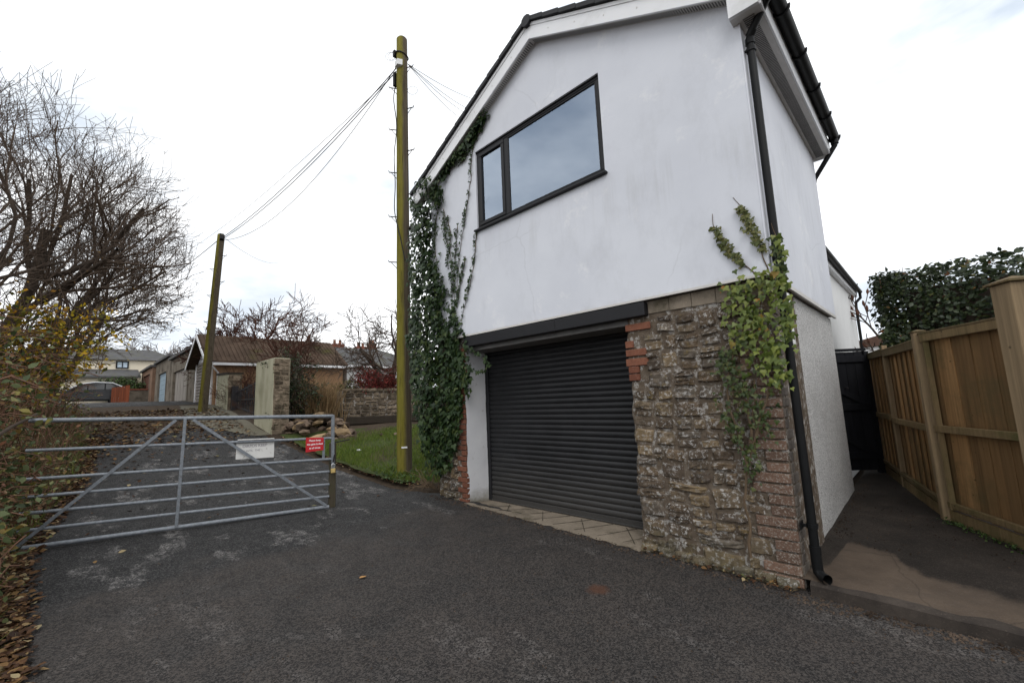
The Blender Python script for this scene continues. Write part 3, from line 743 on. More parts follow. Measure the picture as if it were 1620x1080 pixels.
# roller shutter
XJ, XM = -5.36, -2.45      # white jamb, masonry jamb
YG = 4.86
shut = empty('roller_shutter'); shut.parent = house; shut.location = -house.location
shut['label'] = 'closed black roller shutter of narrow curved slats'
pitch = .0745; z = -.045; V = []; F = []; n = 7
for k in range(n+1):
    a = k/n; V += [(XJ+.03, YG-.014*math.sin(math.pi*a)**.8+.004, pitch*a*.93), (XM-.0, YG-.014*math.sin(math.pi*a)**.8+.004, pitch*a*.93)]
V += [(XJ+.03, YG+.010, pitch*.93), (XM, YG+.010, pitch*.93), (XJ+.03, YG+.010, pitch), (XM, YG+.010, pitch)]
F = [(2*k, 2*k+1, 2*k+3, 2*k+2) for k in range(n+2)]
sl = bpy.data.meshes.new('slat'); sl.from_pydata(V, [], F); sl.materials.append(M['shutter_paint'])
sl.polygons.foreach_set('use_smooth', [True]*len(sl.polygons)); sl.set_sharp_from_angle(angle=R(35))
i = 0
while z+pitch < 2.30:
    o = link('slat', sl, None, shut); o.location += Vector((rnd.uniform(-.001, .001), rnd.uniform(-.0012, .0012), z)); z += pitch
m = MB(); m.box(XJ+.03, XM, YG-.012, YG+.012, -.128, -.048); m.box(XJ+.03, XM, YG-.022, YG+.015, -.128, -.108); m.build('bottom_rail', M['shutter_paint'], shut, False, .003)
m = MB(); m.box(XJ+.004, XJ+.07, YG-.03, YG+.03, -.13, 2.26); m.build('guide_rail', M['anthracite'], shut, False, .004)
m = MB(); m.box(XM+.001, XM+.06, YG-.03, YG+.03, -.13, 2.26); m.build('guide_rail', M['anthracite'], shut, False, .004)
m = MB(); m.box(XJ-.3, XM+.3, YG+.06, YG+.10, -.3, 2.45); m.build('backing', M['dark_room'], shut)

# masonry of the ground floor: mortar body, stones and bricks as pieces
def stone_mesh(w_, h_, d_, seed, jag=.12, n=6, mm=5):
    rr = np.random.default_rng(seed)
    ph = rr.uniform(0, 6.28, 8); V = []; F = []
    bul = rr.uniform(-.35, .35, 2); pl = rr.uniform(-.6, .6, 2); p = rr.uniform(8, 22)
    for j in range(mm+1):
        for i in range(n+1):
            u = 2*i/n-1; v = 2*j/mm-1
            an = math.atan2(v, u); wob = 1+jag*.8*(math.sin(2*an+ph[0])*.4+math.sin(3*an+ph[1])*.35+math.sin(5*an+ph[2])*.25)-jag*.3*(abs(u*v))**2
            q = (abs(u)**p+abs(v)**p)
            dep = d_*max(0.0, 1-min(1, q)**1.5)**.22*(1+bul[0]*u+bul[1]*v)+rr.normal(0, d_*.16)*(q < .9)+pl[0]*u*d_*.5+pl[1]*v*d_*.5
            if max(abs(u), abs(v)) > .99: dep = -.03
            V.append((u*w_/2*wob, -dep, v*h_/2*wob))
    for j in range(mm):
        for i in range(n): F.append((j*(n+1)+i, j*(n+1)+i+1, (j+1)*(n+1)+i+1, (j+1)*(n+1)+i))
    return V, F
def cells(x0, x1, z0, z1, rr, hr, wr, out):
    w_, h_ = x1-x0, z1-z0; tw, th = rr.uniform(*wr), rr.uniform(*hr)
    if h_ > th*1.45 and (h_/th > w_/tw*.75 or w_ < tw*1.4):
        c = z0+h_*rr.uniform(.34, .66); cells(x0, x1, z0, c, rr, hr, wr, out); cells(x0, x1, c, z1, rr, hr, wr, out)
    elif w_ > tw*1.4:
        c = x0+w_*rr.uniform(.32, .68); cells(x0, c, z0, z1, rr, hr, wr, out); cells(c, x1, z0, z1, rr, hr, wr, out)
    else: out.append((x0, x1, z0, z1))
def lay_stones(parent, zone, z0, z1, hrange, wrange, place, mat, name='stone', d=(.02, .05), gap=.018, seed=1, avoid=None):
    """random rubble; zone(z) gives the x limits at a height, place(x, z) the position and x axis of the wall"""
    rr = random.Random(seed); out = []; cnt = 0
    xa = min(zone(z0)[0], zone(z1)[0])-.03; xb = max(zone(z0+(z1-z0)*k/20)[1] for k in range(21))
    cells(xa, xb, z0, z1, rr, hrange, wrange, out)
    for x0, x1, za, zb in out:
        l, r = zone((za+zb)/2); x0 = max(x0, l); x1 = min(x1, r)
        ww, hh = x1-x0-gap*rr.uniform(.3, 1.2), zb-za-gap*rr.uniform(.3, 1.2); cx, cz = (x0+x1)/2, (za+zb)/2
        if ww < .045 or hh < .03 or (avoid and avoid(cx, cz)): continue
        cnt += 1
        V, F = stone_mesh(ww*1.04, hh*1.06, rr.uniform(*d), seed*1000+cnt)
        me = bpy.data.meshes.new(name); th = rr.uniform(-.07, .07)
        P, ax = place(cx, cz); ax = Vector(ax); ny_ = Vector((-ax.y, ax.x, 0)); W = []
        for v in V:
            vx, vz = v[0]*math.cos(th)-v[2]*math.sin(th), v[0]*math.sin(th)+v[2]*math.cos(th)
            gx_, gz2 = cx+vx, cz+vz
            vx += .022*math.sin(gz2*2.9+seed)+.006*math.sin(gz2*11+gx_*5); vz += .020*math.sin(gx_*2.7+seed)+.007*math.sin(gx_*9+gz2*4)
            W.append(Vector(P)+ax*vx+ny_*v[1]+Vector((0, 0, vz)))
        me.from_pydata([tuple(v) for v in W], [], F)
        link(name, me, M[mat], parent, False)
    return cnt
def brick(parent, x0, x1, z0, z1, y, mat, proud=.012, seed=0):
    rr = random.Random(int(x0*977+z0*3331)+seed)
    m = MB(); j = lambda: rr.uniform(-.004, .004)
    yy = y-proud+rr.uniform(-.004, .004)
    m.box(x0+j(), x1+j(), yy, y+.05, z0+j(), z1+j())
    return m.build('brick', M[mat], parent, False, .005)
def jag(z): return XM+.012*math.sin(z*9)+.010*math.sin(z*23+1)
m = MB()
zz = np.linspace(-.5, ZB-.012, 44)
for z in zz:
    x0 = jag(z); m.V += [(x0, YG+.03, z), (x0, YS+.03, z), (x0+.03, YS+.008, z), (-.995, YS+.008, z), (-.985, YS+.02, z), (-.985, 5.4, z)]
for i in range(len(zz)-1):
    for k in range(5): m.F.append((i*6+k, i*6+k+1, (i+1)*6+k+1, (i+1)*6+k))
stone_wall = m.build('stone_wall', M['mortar'], house, False)
quoin = {}
zq = -.215; q = 0; cr_h = .094
def quoin_x(z):
    k = int((z+.215)/cr_h)
    return -.985-(.30 if (k % 4) < 2 else .185)
def zone_r(z): return jag(z)+.01, (quoin_x(z)-.01 if z < 1.95 else -1.0)
ctr = rnd
redz = {1.60: .13, 1.685: .13, 1.77: .27, 1.875: .25, 1.97: .10, 2.16: .30}
def avoid_r(x, z):
    return x < XM+.30 and 1.58 < z < 2.06 and x < XM+.16 or (z > 2.13 and x < XM+.36)
lay_stones(stone_wall, zone_r, -.27, 2.30, (.075, .21), (.12, .38), lambda x, z: ((x, YS+.004, z), (1, 0, 0)), 'rubble_stone', seed=3, avoid=avoid_r, d=(.008, .032), gap=.011)
for k in range(int((1.95+.215)/cr_h)):
    z0 = -.215+k*cr_h; ww = quoin_x(z0+.03)
    j = rnd.uniform(-.012, .012)
    brick(stone_wall, ww+j, -.987, z0+.004, z0+cr_h-.014, YS, 'quoin_brick')
for z0, w_ in redz.items():
    brick(stone_wall, jag(z0)-.012, jag(z0)+w_-.012, z0, z0+.078, YS, 'red_brick', .014)
# side return of the quoin bricks (grey face round the corner)
for k in range(int((2.40+.215)/cr_h)):
    z0 = -.215+k*cr_h; dl = .21 if (k % 4) < 2 else .10
    m = MB(); m.box(-.988, -.974+rnd.uniform(-.003, .003), YS+.02, YS+.02+dl, z0+.004, z0+cr_h-.014); m.build('brick', M['grey_brick'], stone_wall, False, .004)
# concrete band under the render, boarded
for k in range(5):
    x0 = -2.16+.24*k; m = MB(); m.box(x0, x0+.234, YS-.006+rnd.uniform(-.003, .003), YS+.02, 2.315+rnd.uniform(-.01, .01), ZB-.02); m.build('concrete_band', M['slab_concrete'], stone_wall)
# footing stones at the road edge
for k in range(8):
    x0 = -2.44+.18*k; V, F = stone_mesh(.2, .10, .05, 900+k)
    me = bpy.data.meshes.new('stone'); me.from_pydata([(v[0]+x0+.08, v[1]+YS-.012, v[2]+H(x0)+.03) for v in V], [], F); link('stone', me, M['rubble_stone'], stone_wall, True)

# left pier: rubble, red brick edge and painted jamb
m = MB(); m.box(XL+.02, XJ-.012, YS+.008, 5.3, -.5, ZB-.012); pier = m.build('left_pier', M['mortar'], house)
zc = -.12; k = 0
while zc < 2.24:
    ww = .215 if k % 2 == 0 else .105
    brick(pier, XJ-ww-rnd.uniform(0, .02), XJ-.002, zc, zc+.068, YS, 'red_brick', .014); zc += .081; k += 1
lay_stones(pier, lambda z: (XL+.03, XJ-.20), -.16, 2.3, (.09, .18), (.12, .26), lambda x, z: ((x, YS+.004, z), (1, 0, 0)), 'rubble_stone', seed=8)
m = MB()
zz = np.linspace(-.2, 2.26, 30); yy = np.linspace(YS+.004, YG-.02, 7)
for z in zz:
    for j, y in enumerate(yy): m.V.append((XJ+.004+.010*math.sin(z*3+y*4)+rnd.uniform(-.003, .003), y+(rnd.uniform(-.008, .008) if j in (0, 6) else 0), z))
for i in range(len(zz)-1):
    for j in range(6): m.F.append((i*7+j, i*7+j+1, (i+1)*7+j+1, (i+1)*7+j))
m.build('painted_jamb', M['jamb_paint'], pier, True)

# side wall: pebbledash below the overhang, meter box
m = MB(); m.box(-2.2, -1.0, YS+.25, YB-.06, -.5, ZB-.035); m.build('pebbledash_wall', M['pebbledash'], house)
m = MB(); m.box(-1.0, -.945, 4.72, 5.02, 1.86, 2.40); m.box(-.945, -.938, 4.735, 5.005, 1.875, 2.385); m.build('meter_box', M['white_plastic'], house, False, .004)
m = MB(); m.tube([(-.93, 4.70, 2.05), (-.93, 4.66, 2.2), (-.93, 4.60, 2.44)], .008, 6); m.build('meter_cable', M['cable_grey'], house, True)

# rear extension of the same terrace
ext = empty('rear_extension', (-2.6, 12, 0), 'lower white rendered extension with black gutter behind the garage house', 'house')
XE = -1.35; y0, y1, ze = 9.25, 15.0, 4.02
m = MB(); m.box(-4.8, XE, y0, y1, -.3, ze); m.build('wall', M['house_white'], ext)
m = MB(); m.prism([(XE+.17, y0, ze-.02), (XE+.17, y0, ze+.04), (-3.0, y0, ze+.95), (-3.0, y0, ze+.88)], (0, y1-y0+.12, 0)); m.build('roof', M['black_slate'], ext)
m = MB(); m.box(XE+.002, XE+.10, y0, y1+.08, ze-.14, ze-.02); m.build('fascia', M['upvc_white'], ext)
g2 = half_gutter('gutter', XE+.165, ze+.0, y0, y1+.12, .055, ext, M['black_plastic'])
m = MB(); m.tube([(XE+.165, y1+.03, ze-.03), (XE+.165, y1+.03, ze-.18), (XE+.06, y1-.02, ze-.30), (XE+.05, y1-.03, ze-.42), (XE+.05, y1-.03, 0)], .036, 10); m.build('downpipe', M['black_plastic'], ext, True)
# ------------------------------------------------------------------ timber fence along the alley
fence = empty('timber_fence', (-.08, 6.81, 0), 'brown close boarded timber fence with mossy rails beside the concrete alley', 'fence')
def fence_run(a, b, ztop, zbot, nb, post_a, post_b, stile=False, seed=0):
    rr = random.Random(seed); a = Vector(a+(0,)); b = Vector(b+(0,)); d = (b-a); Ln = d.length; d.normalize()
    nrm = Vector((d.y, -d.x, 0))
    if nrm.dot(Vector((-1, -1, 0))) < 0: nrm = -nrm           # the side that faces the alley
    def loc(s, o, z): return a+d*s+nrm*o+Vector((0, 0, z))
    def zg(s): p = a+d*s; return alley_z(p.y)
    bw = Ln/nb
    for k in range(nb):
        s0 = k*bw; m = MB(); zt = ztop-.015+rr.uniform(-.006, .006); tilt = .003; dp = .013*(k % 2); ov = .045 if k % 2 else rr.uniform(-.006, .0)
        q = [loc(s0-ov, -.020+tilt-dp, 0), loc(s0+bw+ov, -.020-tilt-dp, 0), loc(s0+bw+ov, -.030-tilt-dp, 0), loc(s0-ov, -.030+tilt-dp, 0)]
        z0 = zg(s0)+.13
        m.prism([p+Vector((0, 0, z0)) for p in q], (0, 0, zt-z0)); m.build('board', M['fence_board'], fence)
    zm = (ztop+zg(Ln/2))/2-.02
    def rail(z0, z1, wd, hh, name='rail'):
        m = MB(); m.bar(loc(.01, wd/2-.006, z0), loc(Ln-.01, wd/2-.006, z1), wd, hh); m.build(name, M['fence_rail'], fence, False, .004)
    rail(ztop-.045, ztop-.045, .045, .085); rail(zm, zm, .045, .075)
    rail(zg(0)+.19, zg(Ln)+.19, .04, .06)
    m = MB(); m.bar(loc(0, .004, zg(0)+.055), loc(Ln, .004, zg(Ln)+.055), .03, .15); m.build('gravel_board', M['fence_rail'], fence, False, .003)
    m = MB(); m.bar(loc(-.01, .0, ztop+.008), loc(Ln+.01, .0, ztop+.008), .085, .022); m.build('capping', M['fence_rail'], fence, False, .003)
    if stile:
        for s_ in (.06, Ln-.06):
            m = MB(); m.bar(loc(s_, .012, zg(s_)+.14), loc(s_, .012, ztop-.09), .05, .036, (0, 1, 0)); m.build('stile', M['fence_rail'], fence, False, .003)
    return loc
def fence_post(x, y, zt, w_=.095, rot=0, cap=True):
    m = MB(); Mx = Matrix.Translation((x, y, 0)) @ Matrix.Rotation(rot, 4, 'Z')
    m.box(-w_/2, w_/2, -w_/2, w_/2, alley_z(y)-.3, zt, Mx); p = m.build('post', M['fence_post'], fence, False, .004)
    if cap:
        m = MB(); c = w_/2+.014; m.box(-c, c, -c, c, zt, zt+.012, Mx)
        m.add([Mx @ Vector(v) for v in [(-c, -c, zt+.012), (c, -c, zt+.012), (c, c, zt+.012), (-c, c, zt+.012), (0, 0, zt+.035)]], [(0, 1, 4), (1, 2, 4), (2, 3, 4), (3, 0, 4)])
        m.build('post_cap', M['fence_rail'], p, False, .002)
FB = (-.08, 6.81); F1 = (-.48, 8.36); F2 = (-.86, 9.90)
an1 = math.atan2(F2[1]-FB[1], F2[0]-FB[0])
fence_run((FB[0]-.012, FB[1]+.05), (F1[0], F1[1]), 1.94, 0, 14, 1, 1, seed=1)
fence_run((F1[0]-.012, F1[1]+.05), (F2[0], F2[1]), 1.96, 0, 14, 1, 1, seed=2)
fence_post(FB[0], FB[1], 2.03, .10, an1); fence_post(F1[0], F1[1], 2.02, .06, an1, False); fence_post(F2[0], F2[1], 2.02, .095, an1)
fence_run((FB[0]+.035, FB[1]-.055), (FB[0]+.86, FB[1]-1.37), 2.0, 0, 13, 0, 0, True, 3)
# the heavy newer post at the mouth of the alley
gp = empty('timber_gate_post', (.45, 4.55, -.1), 'tall square pale timber post with a mossy cap at the mouth of the alley', 'post')
m = MB(); Mx = Matrix.Translation((.475, 4.60, 0)) @ Matrix.Rotation(R(33), 4, 'Z'); c = .082
m.box(-c, c, -c, c, -.25, 2.12, Mx); m.build('post', M['fence_post'], gp, False, .005)
m = MB(); c = .105; m.box(-c, c, -c, c, 2.12, 2.135, Mx)
m.add([Mx @ Vector(v) for v in [(-c, -c, 2.135), (c, -c, 2.135), (c, c, 2.135), (-c, c, 2.135), (0, 0, 2.175)]], [(0, 1, 4), (1, 2, 4), (2, 3, 4), (3, 0, 4)])
m.build('post_cap', M['fence_rail'], gp, False, .003)

# dark gate across the end of the alley
ag = empty('alley_gate', (0, 0, 0), 'black ledged and braced timber gate closing the end of the alley', 'gate')
gx0, gx1, gy = 0, 1.34, 0; _n0 = set(bpy.data.objects)
for k in range(9):
    w_ = (gx1-gx0)/9; m = MB(); m.box(gx0+k*w_+.002, gx0+(k+1)*w_-.004, gy, gy+.022, .08, 2.02+rnd.uniform(-.003, .003)); m.build('board', M['dark_wood'], ag, False, .003)
for z in (.32, 1.10, 1.90):
    m = MB(); m.box(gx0, gx1, gy-.032, gy-.001, z-.055, z+.055); m.build('ledge', M['dark_wood'], ag, False, .004)
for z0, z1 in ((.38, 1.04), (1.16, 1.84)):
    m = MB(); m.bar((gx0+.08, gy-.017, z1), (gx1-.08, gy-.017, z0), .03, .09); m.build('brace', M['dark_wood'], ag)
m = MB(); m.box(gx0, gx1+.05, gy-.02, gy+.04, 2.03, 2.075); m.build('top_cap', M['dark_wood'], ag)
m = MB(); m.tube([(.95, gy-.04, 1.42), (.95, gy-.09, 1.42)], .018, 8); m.build('latch', M['dark_iron'], ag)
m = MB(); m.box(gx1+.002, gx1+.075, gy-.03, gy+.05, -.1, 2.02); m.build('post', M['dark_wood'], ag)
ag.location = (-1.80, 8.42, 0); ag.rotation_euler.z = math.atan2(9.32-8.42, -.84+1.80)

# ------------------------------------------------------------------ telegraph poles and wires
def pole(name_label, base, topp, r0, r1, irons, box=False):
    base = Vector(base); topp = Vector(topp)
    t = empty('telegraph_pole', base, name_label, 'telegraph pole', 'telegraph poles along the lane')
    m = MB(); n = 10; m.tube([base-Vector((0, 0, .4))]+[base.lerp(topp, k/n) for k in range(n+1)]+[topp+Vector((0, 0, .03))], [r0]+[r0+(r1-r0)*k/n for k in range(n+1)]+[r1*.8], 18)
    m.build('shaft', M['pole_wood'], t, True)
    ax = (topp-base).normalized()
    for f, an in irons:
        p = base.lerp(topp, f); rr_ = r0+(r1-r0)*f; d = Vector((math.cos(an), math.sin(an), 0))
        q = MB(); q.tube([p+d*rr_*.6, p+d*(rr_+.15), p+d*(rr_+.16)+Vector((0, 0, .035))], .011, 6)
        q.tube([p+d*(rr_*.9)-Vector((0, 0, .14)), p+d*(rr_+.11)], .007, 5); q.build('step_iron', M['dark_iron'], t, True)
    return t
RX = math.atan2(.7, .713)      # image right, as a heading
pb, pt = (-7.62, 4.68, .03), (-7.62, 4.68, 9.55)
irons = []
for k in range(13):
    irons.append((.30+.052*k, RX+(math.pi if k % 2 else 0)+(.25 if k % 2 else -.3)))
np_ = pole('nearer, upright telegraph pole with a small white tag, beside the ivy corner of the house', pb, pt, .150, .118, [(f, a) for f, a in irons if f > .36])
m = MB(); q = Vector((-7.62, 4.68, 0)); toc = (Vector((0, 0, 0))-q).normalized(); sd_ = Vector((-toc.y, toc.x, 0))
c = q+toc*.149; m.prism([c-sd_*.055+Vector((0, 0, .60)), c+sd_*.055+Vector((0, 0, .60)), c+sd_*.055+Vector((0, 0, .63)), c-sd_*.055+Vector((0, 0, .63))], toc*.006); m.build('tag', M['print_white'], np_)
# terminal block, strap and the looping drop wire on the pole
htop = pt[2]-.72
m = MB(); c = q-sd_*.09+toc*.10+Vector((0, 0, htop)); m.prism([c+Vector((-.05, -.05, -.06)), c+Vector((.06, -.05, -.03)), c+Vector((.06, -.05, .10)), c+Vector((-.05, -.05, .07))], (.05, .10, 0)); m.build('terminal_block', M['white_plastic'], np_)
m = MB(); m.tube([q+Vector((.135*math.cos(a), .135*math.sin(a), htop+.32-.05*math.cos(a-RX))) for a in np.linspace(0, 2*math.pi, 20)], .014, 6); m.build('strap', M['dark_iron'], np_)
m = MB(); left = -Vector((math.cos(RX), math.sin(RX), 0))
m.box(-.03, .03, -.04, .04, 0, .32, Matrix.Translation(q+left*.155+Vector((0, 0, htop-.42)))); m.box(-.035, .035, -.045, .045, 0, .14, Matrix.Translation(q+left*.15+Vector((0, 0, htop+.30)))); m.build('joint_box', M['black_plastic'], np_)
m = MB(); pts = []
for k in range(40):
    f = k/39; z = htop-.45-f*4.0; a = math.pi+RX+.5*math.sin(f*7)+f*1.7; r_ = .155+.02*math.sin(f*19)+.03*math.sin(f*math.pi); pts.append(q+Vector((math.cos(a)*r_, math.sin(a)*r_, z)))
m.tube(pts, .011, 6); m.build('down_cable', M['cable_black'], np_, True)
m = MB(); c = q-left*.17+toc*.06+Vector((0, 0, pt[2]-4.45)); m.tube([c+left*.03, c-left*.09-Vector((0, 0, .05))], .05, 10); m.tube([c-left*.09-Vector((0, 0, .05)), c-left*.10-Vector((0, 0, .055))], .06, 10); m.build('lamp_head', M['black_plastic'], np_, True)
m = MB()
for s_ in range(3):
    pts = []
    for k in range(16):
        a = 2*math.pi*k/15; cc_ = q+(left if s_ != 1 else -left)*(.20+.03*s_)+Vector((0, 0, htop+.32-.85*(s_ == 1)))
        pts.append(cc_+left*.11*math.cos(a)+Vector((0, 0, .10*math.sin(a))))
    m.tube(pts, .004, 4)
m.build('wire_loop', M['cable_grey'], np_, True)
fb = at_depth(320, 658, 15.1); fb.z = H(fb.x)
ft = at_depth(350, 372, 15.5)
irf = [(.28+.075*k, RX+(math.pi if k % 2 else 0)) for k in range(9)]
fp = pole('farther telegraph pole, leaning, mossy green, standing by the brown roller garage', fb, ft, .145, .115, irf)
m = MB(); m.box(-.05, .09, -.06, .06, -.24, .0, Matrix.Translation(ft) @ Matrix.Rotation(R(-25), 4, 'Y')); m.build('top_bracket', M['black_plastic'], fp)
def wire(a, b, sag, r, mat, label, group=None):
    a = Vector(a); b = Vector(b); m = MB()
    m.tube([a.lerp(b, k/24)-Vector((0, 0, sag*4*(k/24)*(1-k/24))) for k in range(25)], r, 5)
    o = m.build('overhead_wire', M[mat], None, True); return tag(o, label, 'wire', group)
nh = q+left*.13+Vector((0, 0, htop+.02)); nr = q-left*.13+Vector((0, 0, htop+.12))
wire(nh, ft+Vector((.05, .05, -.08)), .30, .011, 'cable_black', 'upper of two thick black wires between the two telegraph poles', 'wires between the poles')
wire(nh-Vector((0, 0, .07)), ft+Vector((.05, .05, -.14)), .35, .011, 'cable_black', 'lower of two thick black wires between the two telegraph poles', 'wires between the poles')
wire(nh+Vector((0, 0, .03)), ft+Vector((0, .1, -.16)), .95, .008, 'cable_grey', 'thin grey wire sagging below the black pole wires', 'wires between the poles')
wire(nh-Vector((0, 0, .1)), at_depth(300, 395, 22), .3, .007, 'cable_grey', 'thinnest grey wire passing above the farther pole', 'wires between the poles')
wire(ft+Vector((0, 0, -.1)), at_depth(210, 476, 38), .25, .014, 'cable_black', 'black wire from the farther pole down into the bare tree', 'wires beyond the farther pole')
wire(ft+Vector((.1, .1, -.12)), at_depth(440, 416, 30), .3, .008, 'cable_grey', 'faint grey wire from the farther pole towards the bungalow', 'wires beyond the farther pole')
tgt = [(760, 160, 16), (752, 178, 15), (748, 186, 15), (735, 192, 14)]
lb = ['topmost thin wire from the nearer pole over the house roof', 'second thin wire from the nearer pole over the house roof', 'third thin wire from the nearer pole over the house roof', 'lowest thin wire from the nearer pole over the house roof']
for (px, py, D), l_ in zip(tgt, lb): wire(nr, at_depth(px, py, D), .12, .007, 'cable_grey', l_, 'wires over the house roof')

# ------------------------------------------------------------------ the field gate
GA = Vector((-6.71, 2.843, 0)); GB = Vector((-7.45, -.327, 0)); gd = (GB-GA).normalized()
gn = Vector((-gd.y, gd.x, 0)); gn = gn if gn.dot(-GA) > 0 else -gn     # towards the camera
GL = 3.42
def gpt(s, z, o=0.0): return GA+gd*s+gn*o+Vector((0, 0, z))
def rz(i, s):
    zr = [1.307, .975, .664, .480, .294, .118, -.03][i]; zl = [1.431, 1.094, .777, .584, .407, .222, .036][i]
    return zr+(zl-zr)*s/3.2
gate = empty('field_gate', GA, 'galvanised seven bar steel field gate closed across the lane', 'gate')
for i in range(7):
    r_ = .0255 if i in (0, 6) else .0185
    m = MB(); m.tube([gpt(-.02 if i < 3 else .015, rz(i, 0)), gpt(GL/2, rz(i, GL/2)), gpt(3.24 if i < 6 else 3.7, rz(i, 3.24 if i < 6 else 3.7))], r_, 12); m.build('rail', M['galvanised'], gate, True)
def flat(name, s0, z0, s1, z1, wd=.036, o=.026):
    m = MB(); m.bar(gpt(s0, z0, o), gpt(s1, z1, o), .010, wd, gn if False else (0, 0, 1)) if abs(s1-s0) > .3 else m.bar(gpt(s0, z0, o), gpt(s1, z1, o), .036, .010, gn)
    return m.build(name, M['galvanised'], gate, False, .002)
flat('centre_upright', 1.805, rz(0, 1.8), 1.83, rz(6, 1.82))
flat('brace', 1.72, rz(0, 1.72)-.02, .06, rz(6, 0)+.03)
flat('brace', 1.90, rz(0, 1.9)-.02, 3.22, rz(6, 3.2)+.03)
m = MB(); m.bar(gpt(-.02, rz(0, 0)+.02), gpt(-.03, .52), .046, .046, gn); m.build('end_stile', M['galvanised'], gate, False, .004)
flat('short_upright', .105, rz(1, .1), .105, rz(2, .1), .02, .012)
# its stump of a post, padlock, signs
po = empty('gate_post', gpt(-.02, 0), 'short weathered dark wooden post holding the latch end of the field gate', 'post')
m = MB(); Mx = Matrix.Translation(gpt(-.035, 0, -.055)) @ Matrix.Rotation(math.atan2(gd.y, gd.x), 4, 'Z')
m.box(-.045, .045, -.05, .05, -.2, .90, Mx); m.build('post', M['gate_post_wood'], po, False, .008)
m = MB(); m.tube([gpt(-.06, .905, -.02), gpt(-.28, .93, -.04)], .010, 6); m.build('hasp_bar', M['dark_iron'], po, True)
m = MB(); m.bar(gpt(.01, .60, .012), gpt(-.06, .60, .012), .02, .03); m.tube([gpt(-.03, .62, .03), gpt(-.05, .72, .02), gpt(-.03, .66, -.02)], .012, 6); m.build('chain', M['dark_iron'], po, True)
pad = empty('padlock', gpt(-.02, .46, .05), 'brass padlock with a steel shackle hanging at the gate latch', 'padlock')
m = MB(); m.prism([gpt(.008, .462, .045), gpt(-.058, .462, .045), gpt(-.058, .528, .045), gpt(.008, .528, .045)], gn*.03); m.build('body', M['brass'], pad, False, .006)
m = MB(); m.tube([gpt(.000, .52, .06)]+[gpt(-.025+.024*math.cos(a), .572+.026*math.sin(a), .06) for a in np.linspace(0, math.pi, 9)]+[gpt(-.049, .52, .06)], .0065, 8); m.build('shackle', M['chrome'], pad, True)
def plate(name, s0, s1, z0a, z0b, z1a, z1b, o, th, mat, parent):
    m = MB(); m.prism([gpt(s0, z0a, o), gpt(s1, z0b, o), gpt(s1, z1b, o), gpt(s0, z1a, o)], gn*th); return m.build(name, M[mat], parent, False, .002)
def words(txt, s, z, size, o, mat, parent, name='lettering', bold=.0, tilt=0.0, shear=0.0, align='CENTER'):
    cu = bpy.data.curves.new(name, 'FONT'); cu.body = txt; cu.size = size; cu.align_x = align; cu.offset = bold; cu.shear = shear; cu.extrude = .0008
    tmp = bpy.data.objects.new(name, cu); col.objects.link(tmp)
    bpy.context.view_layer.update()
    me = bpy.data.meshes.new_from_object(tmp.evaluated_get(bpy.context.evaluated_depsgraph_get()))
    bpy.data.objects.remove(tmp)
    X = -gd; Y = Vector((0, 0, 1)); Z = gn
    Mx = Matrix(((X.x, Y.x, Z.x, 0), (X.y, Y.y, Z.y, 0), (X.z, Y.z, Z.z, 0), (0, 0, 0, 1)))
    me.transform(Matrix.Translation(gpt(s, z, o)) @ Mx @ Matrix.Rotation(tilt, 4, 'Z'))
    me.materials.clear(); return link(name, me, M[mat], parent)
rs_ = empty('warning_sign', gpt(.23, .9, .03), 'small red sign with white lettering on the second rail of the gate', 'sign')
tl = math.atan2(.02, .25)
plate('panel', .355, .110, .798, .810, 1.012, .996, .03, .004, 'sign_red', rs_)
for txt, z in (('Please keep', .952), ('this gate locked', .898), ('at all times', .842)): words(txt, .2315, z, .0345, .0345, 'print_white', rs_, 'lettering', .0009, 0, .08)
ws = empty('faded_sign', gpt(1.0, .9, -.03), 'white board with faded grey hand lettering hung behind the gate rails', 'sign')
plate('panel', 1.225, .762, .782, .766, 1.03, 1.0, -.028, .006, 'sign_white', ws)
m = MB(); m.bar(gpt(1.21, rz(1, 1.2)+.028, 0), gpt(.765, rz(1, .76)+.028, 0), .05, .012); m.build('top_fold', M['sign_white'], ws, False, .002)
words('DIRFOS KEEP', 1.0, .935, .052, -.0205, 'print_grey', ws, 'lettering', .0006, 0)
words('UNTIL  THE', 1.03, .875, .036, -.0205, 'print_grey', ws, 'lettering', .0002, 0)

# ------------------------------------------------------------------ leaf and twig builders
T_IVY = (np.array([(0, .28, .05), (0, 0, 0), (.30, -.10, .0), (.52, .22, -.05), (.26, .42, .01), (0, 1.0, -.10), (-.26, .42, .01), (-.52, .22, -.05), (-.30, -.10, .0)]),
         [(0, 1, 2), (0, 2, 3), (0, 3, 4), (0, 4, 5), (0, 5, 6), (0, 6, 7), (0, 7, 8), (0, 8, 1)])
T_OVAL = (np.array([(0, 0, 0), (.26, .25, .06), (.30, .55, .05), (0, 1, -.06), (-.30, .55, .05), (-.26, .25, .06), (0, .5, 0)]),
          [(0, 1, 6), (1, 2, 6), (2, 3, 6), (3, 4, 6), (4, 5, 6), (5, 0, 6)])
T_SMALL = (np.array([(0, 0, 0), (.32, .5, .06), (0, 1, 0), (-.32, .5, .06)]), [(0, 1, 2), (0, 2, 3)])
T_BLADE = (np.array([(-.5, 0, 0), (.5, 0, 0), (.3, .6, .12), (-.3, .6, .12), (0, 1, .4)]), [(0, 1, 2, 3), (3, 2, 4)])
def frames(nrm, tip):
    nrm = nrm/np.linalg.norm(nrm, axis=1, keepdims=True)
    tip = tip-nrm*(nrm*tip).sum(1, keepdims=True); tip /= np.maximum(1e-6, np.linalg.norm(tip, axis=1, keepdims=True))
    return np.cross(tip, nrm), tip, nrm
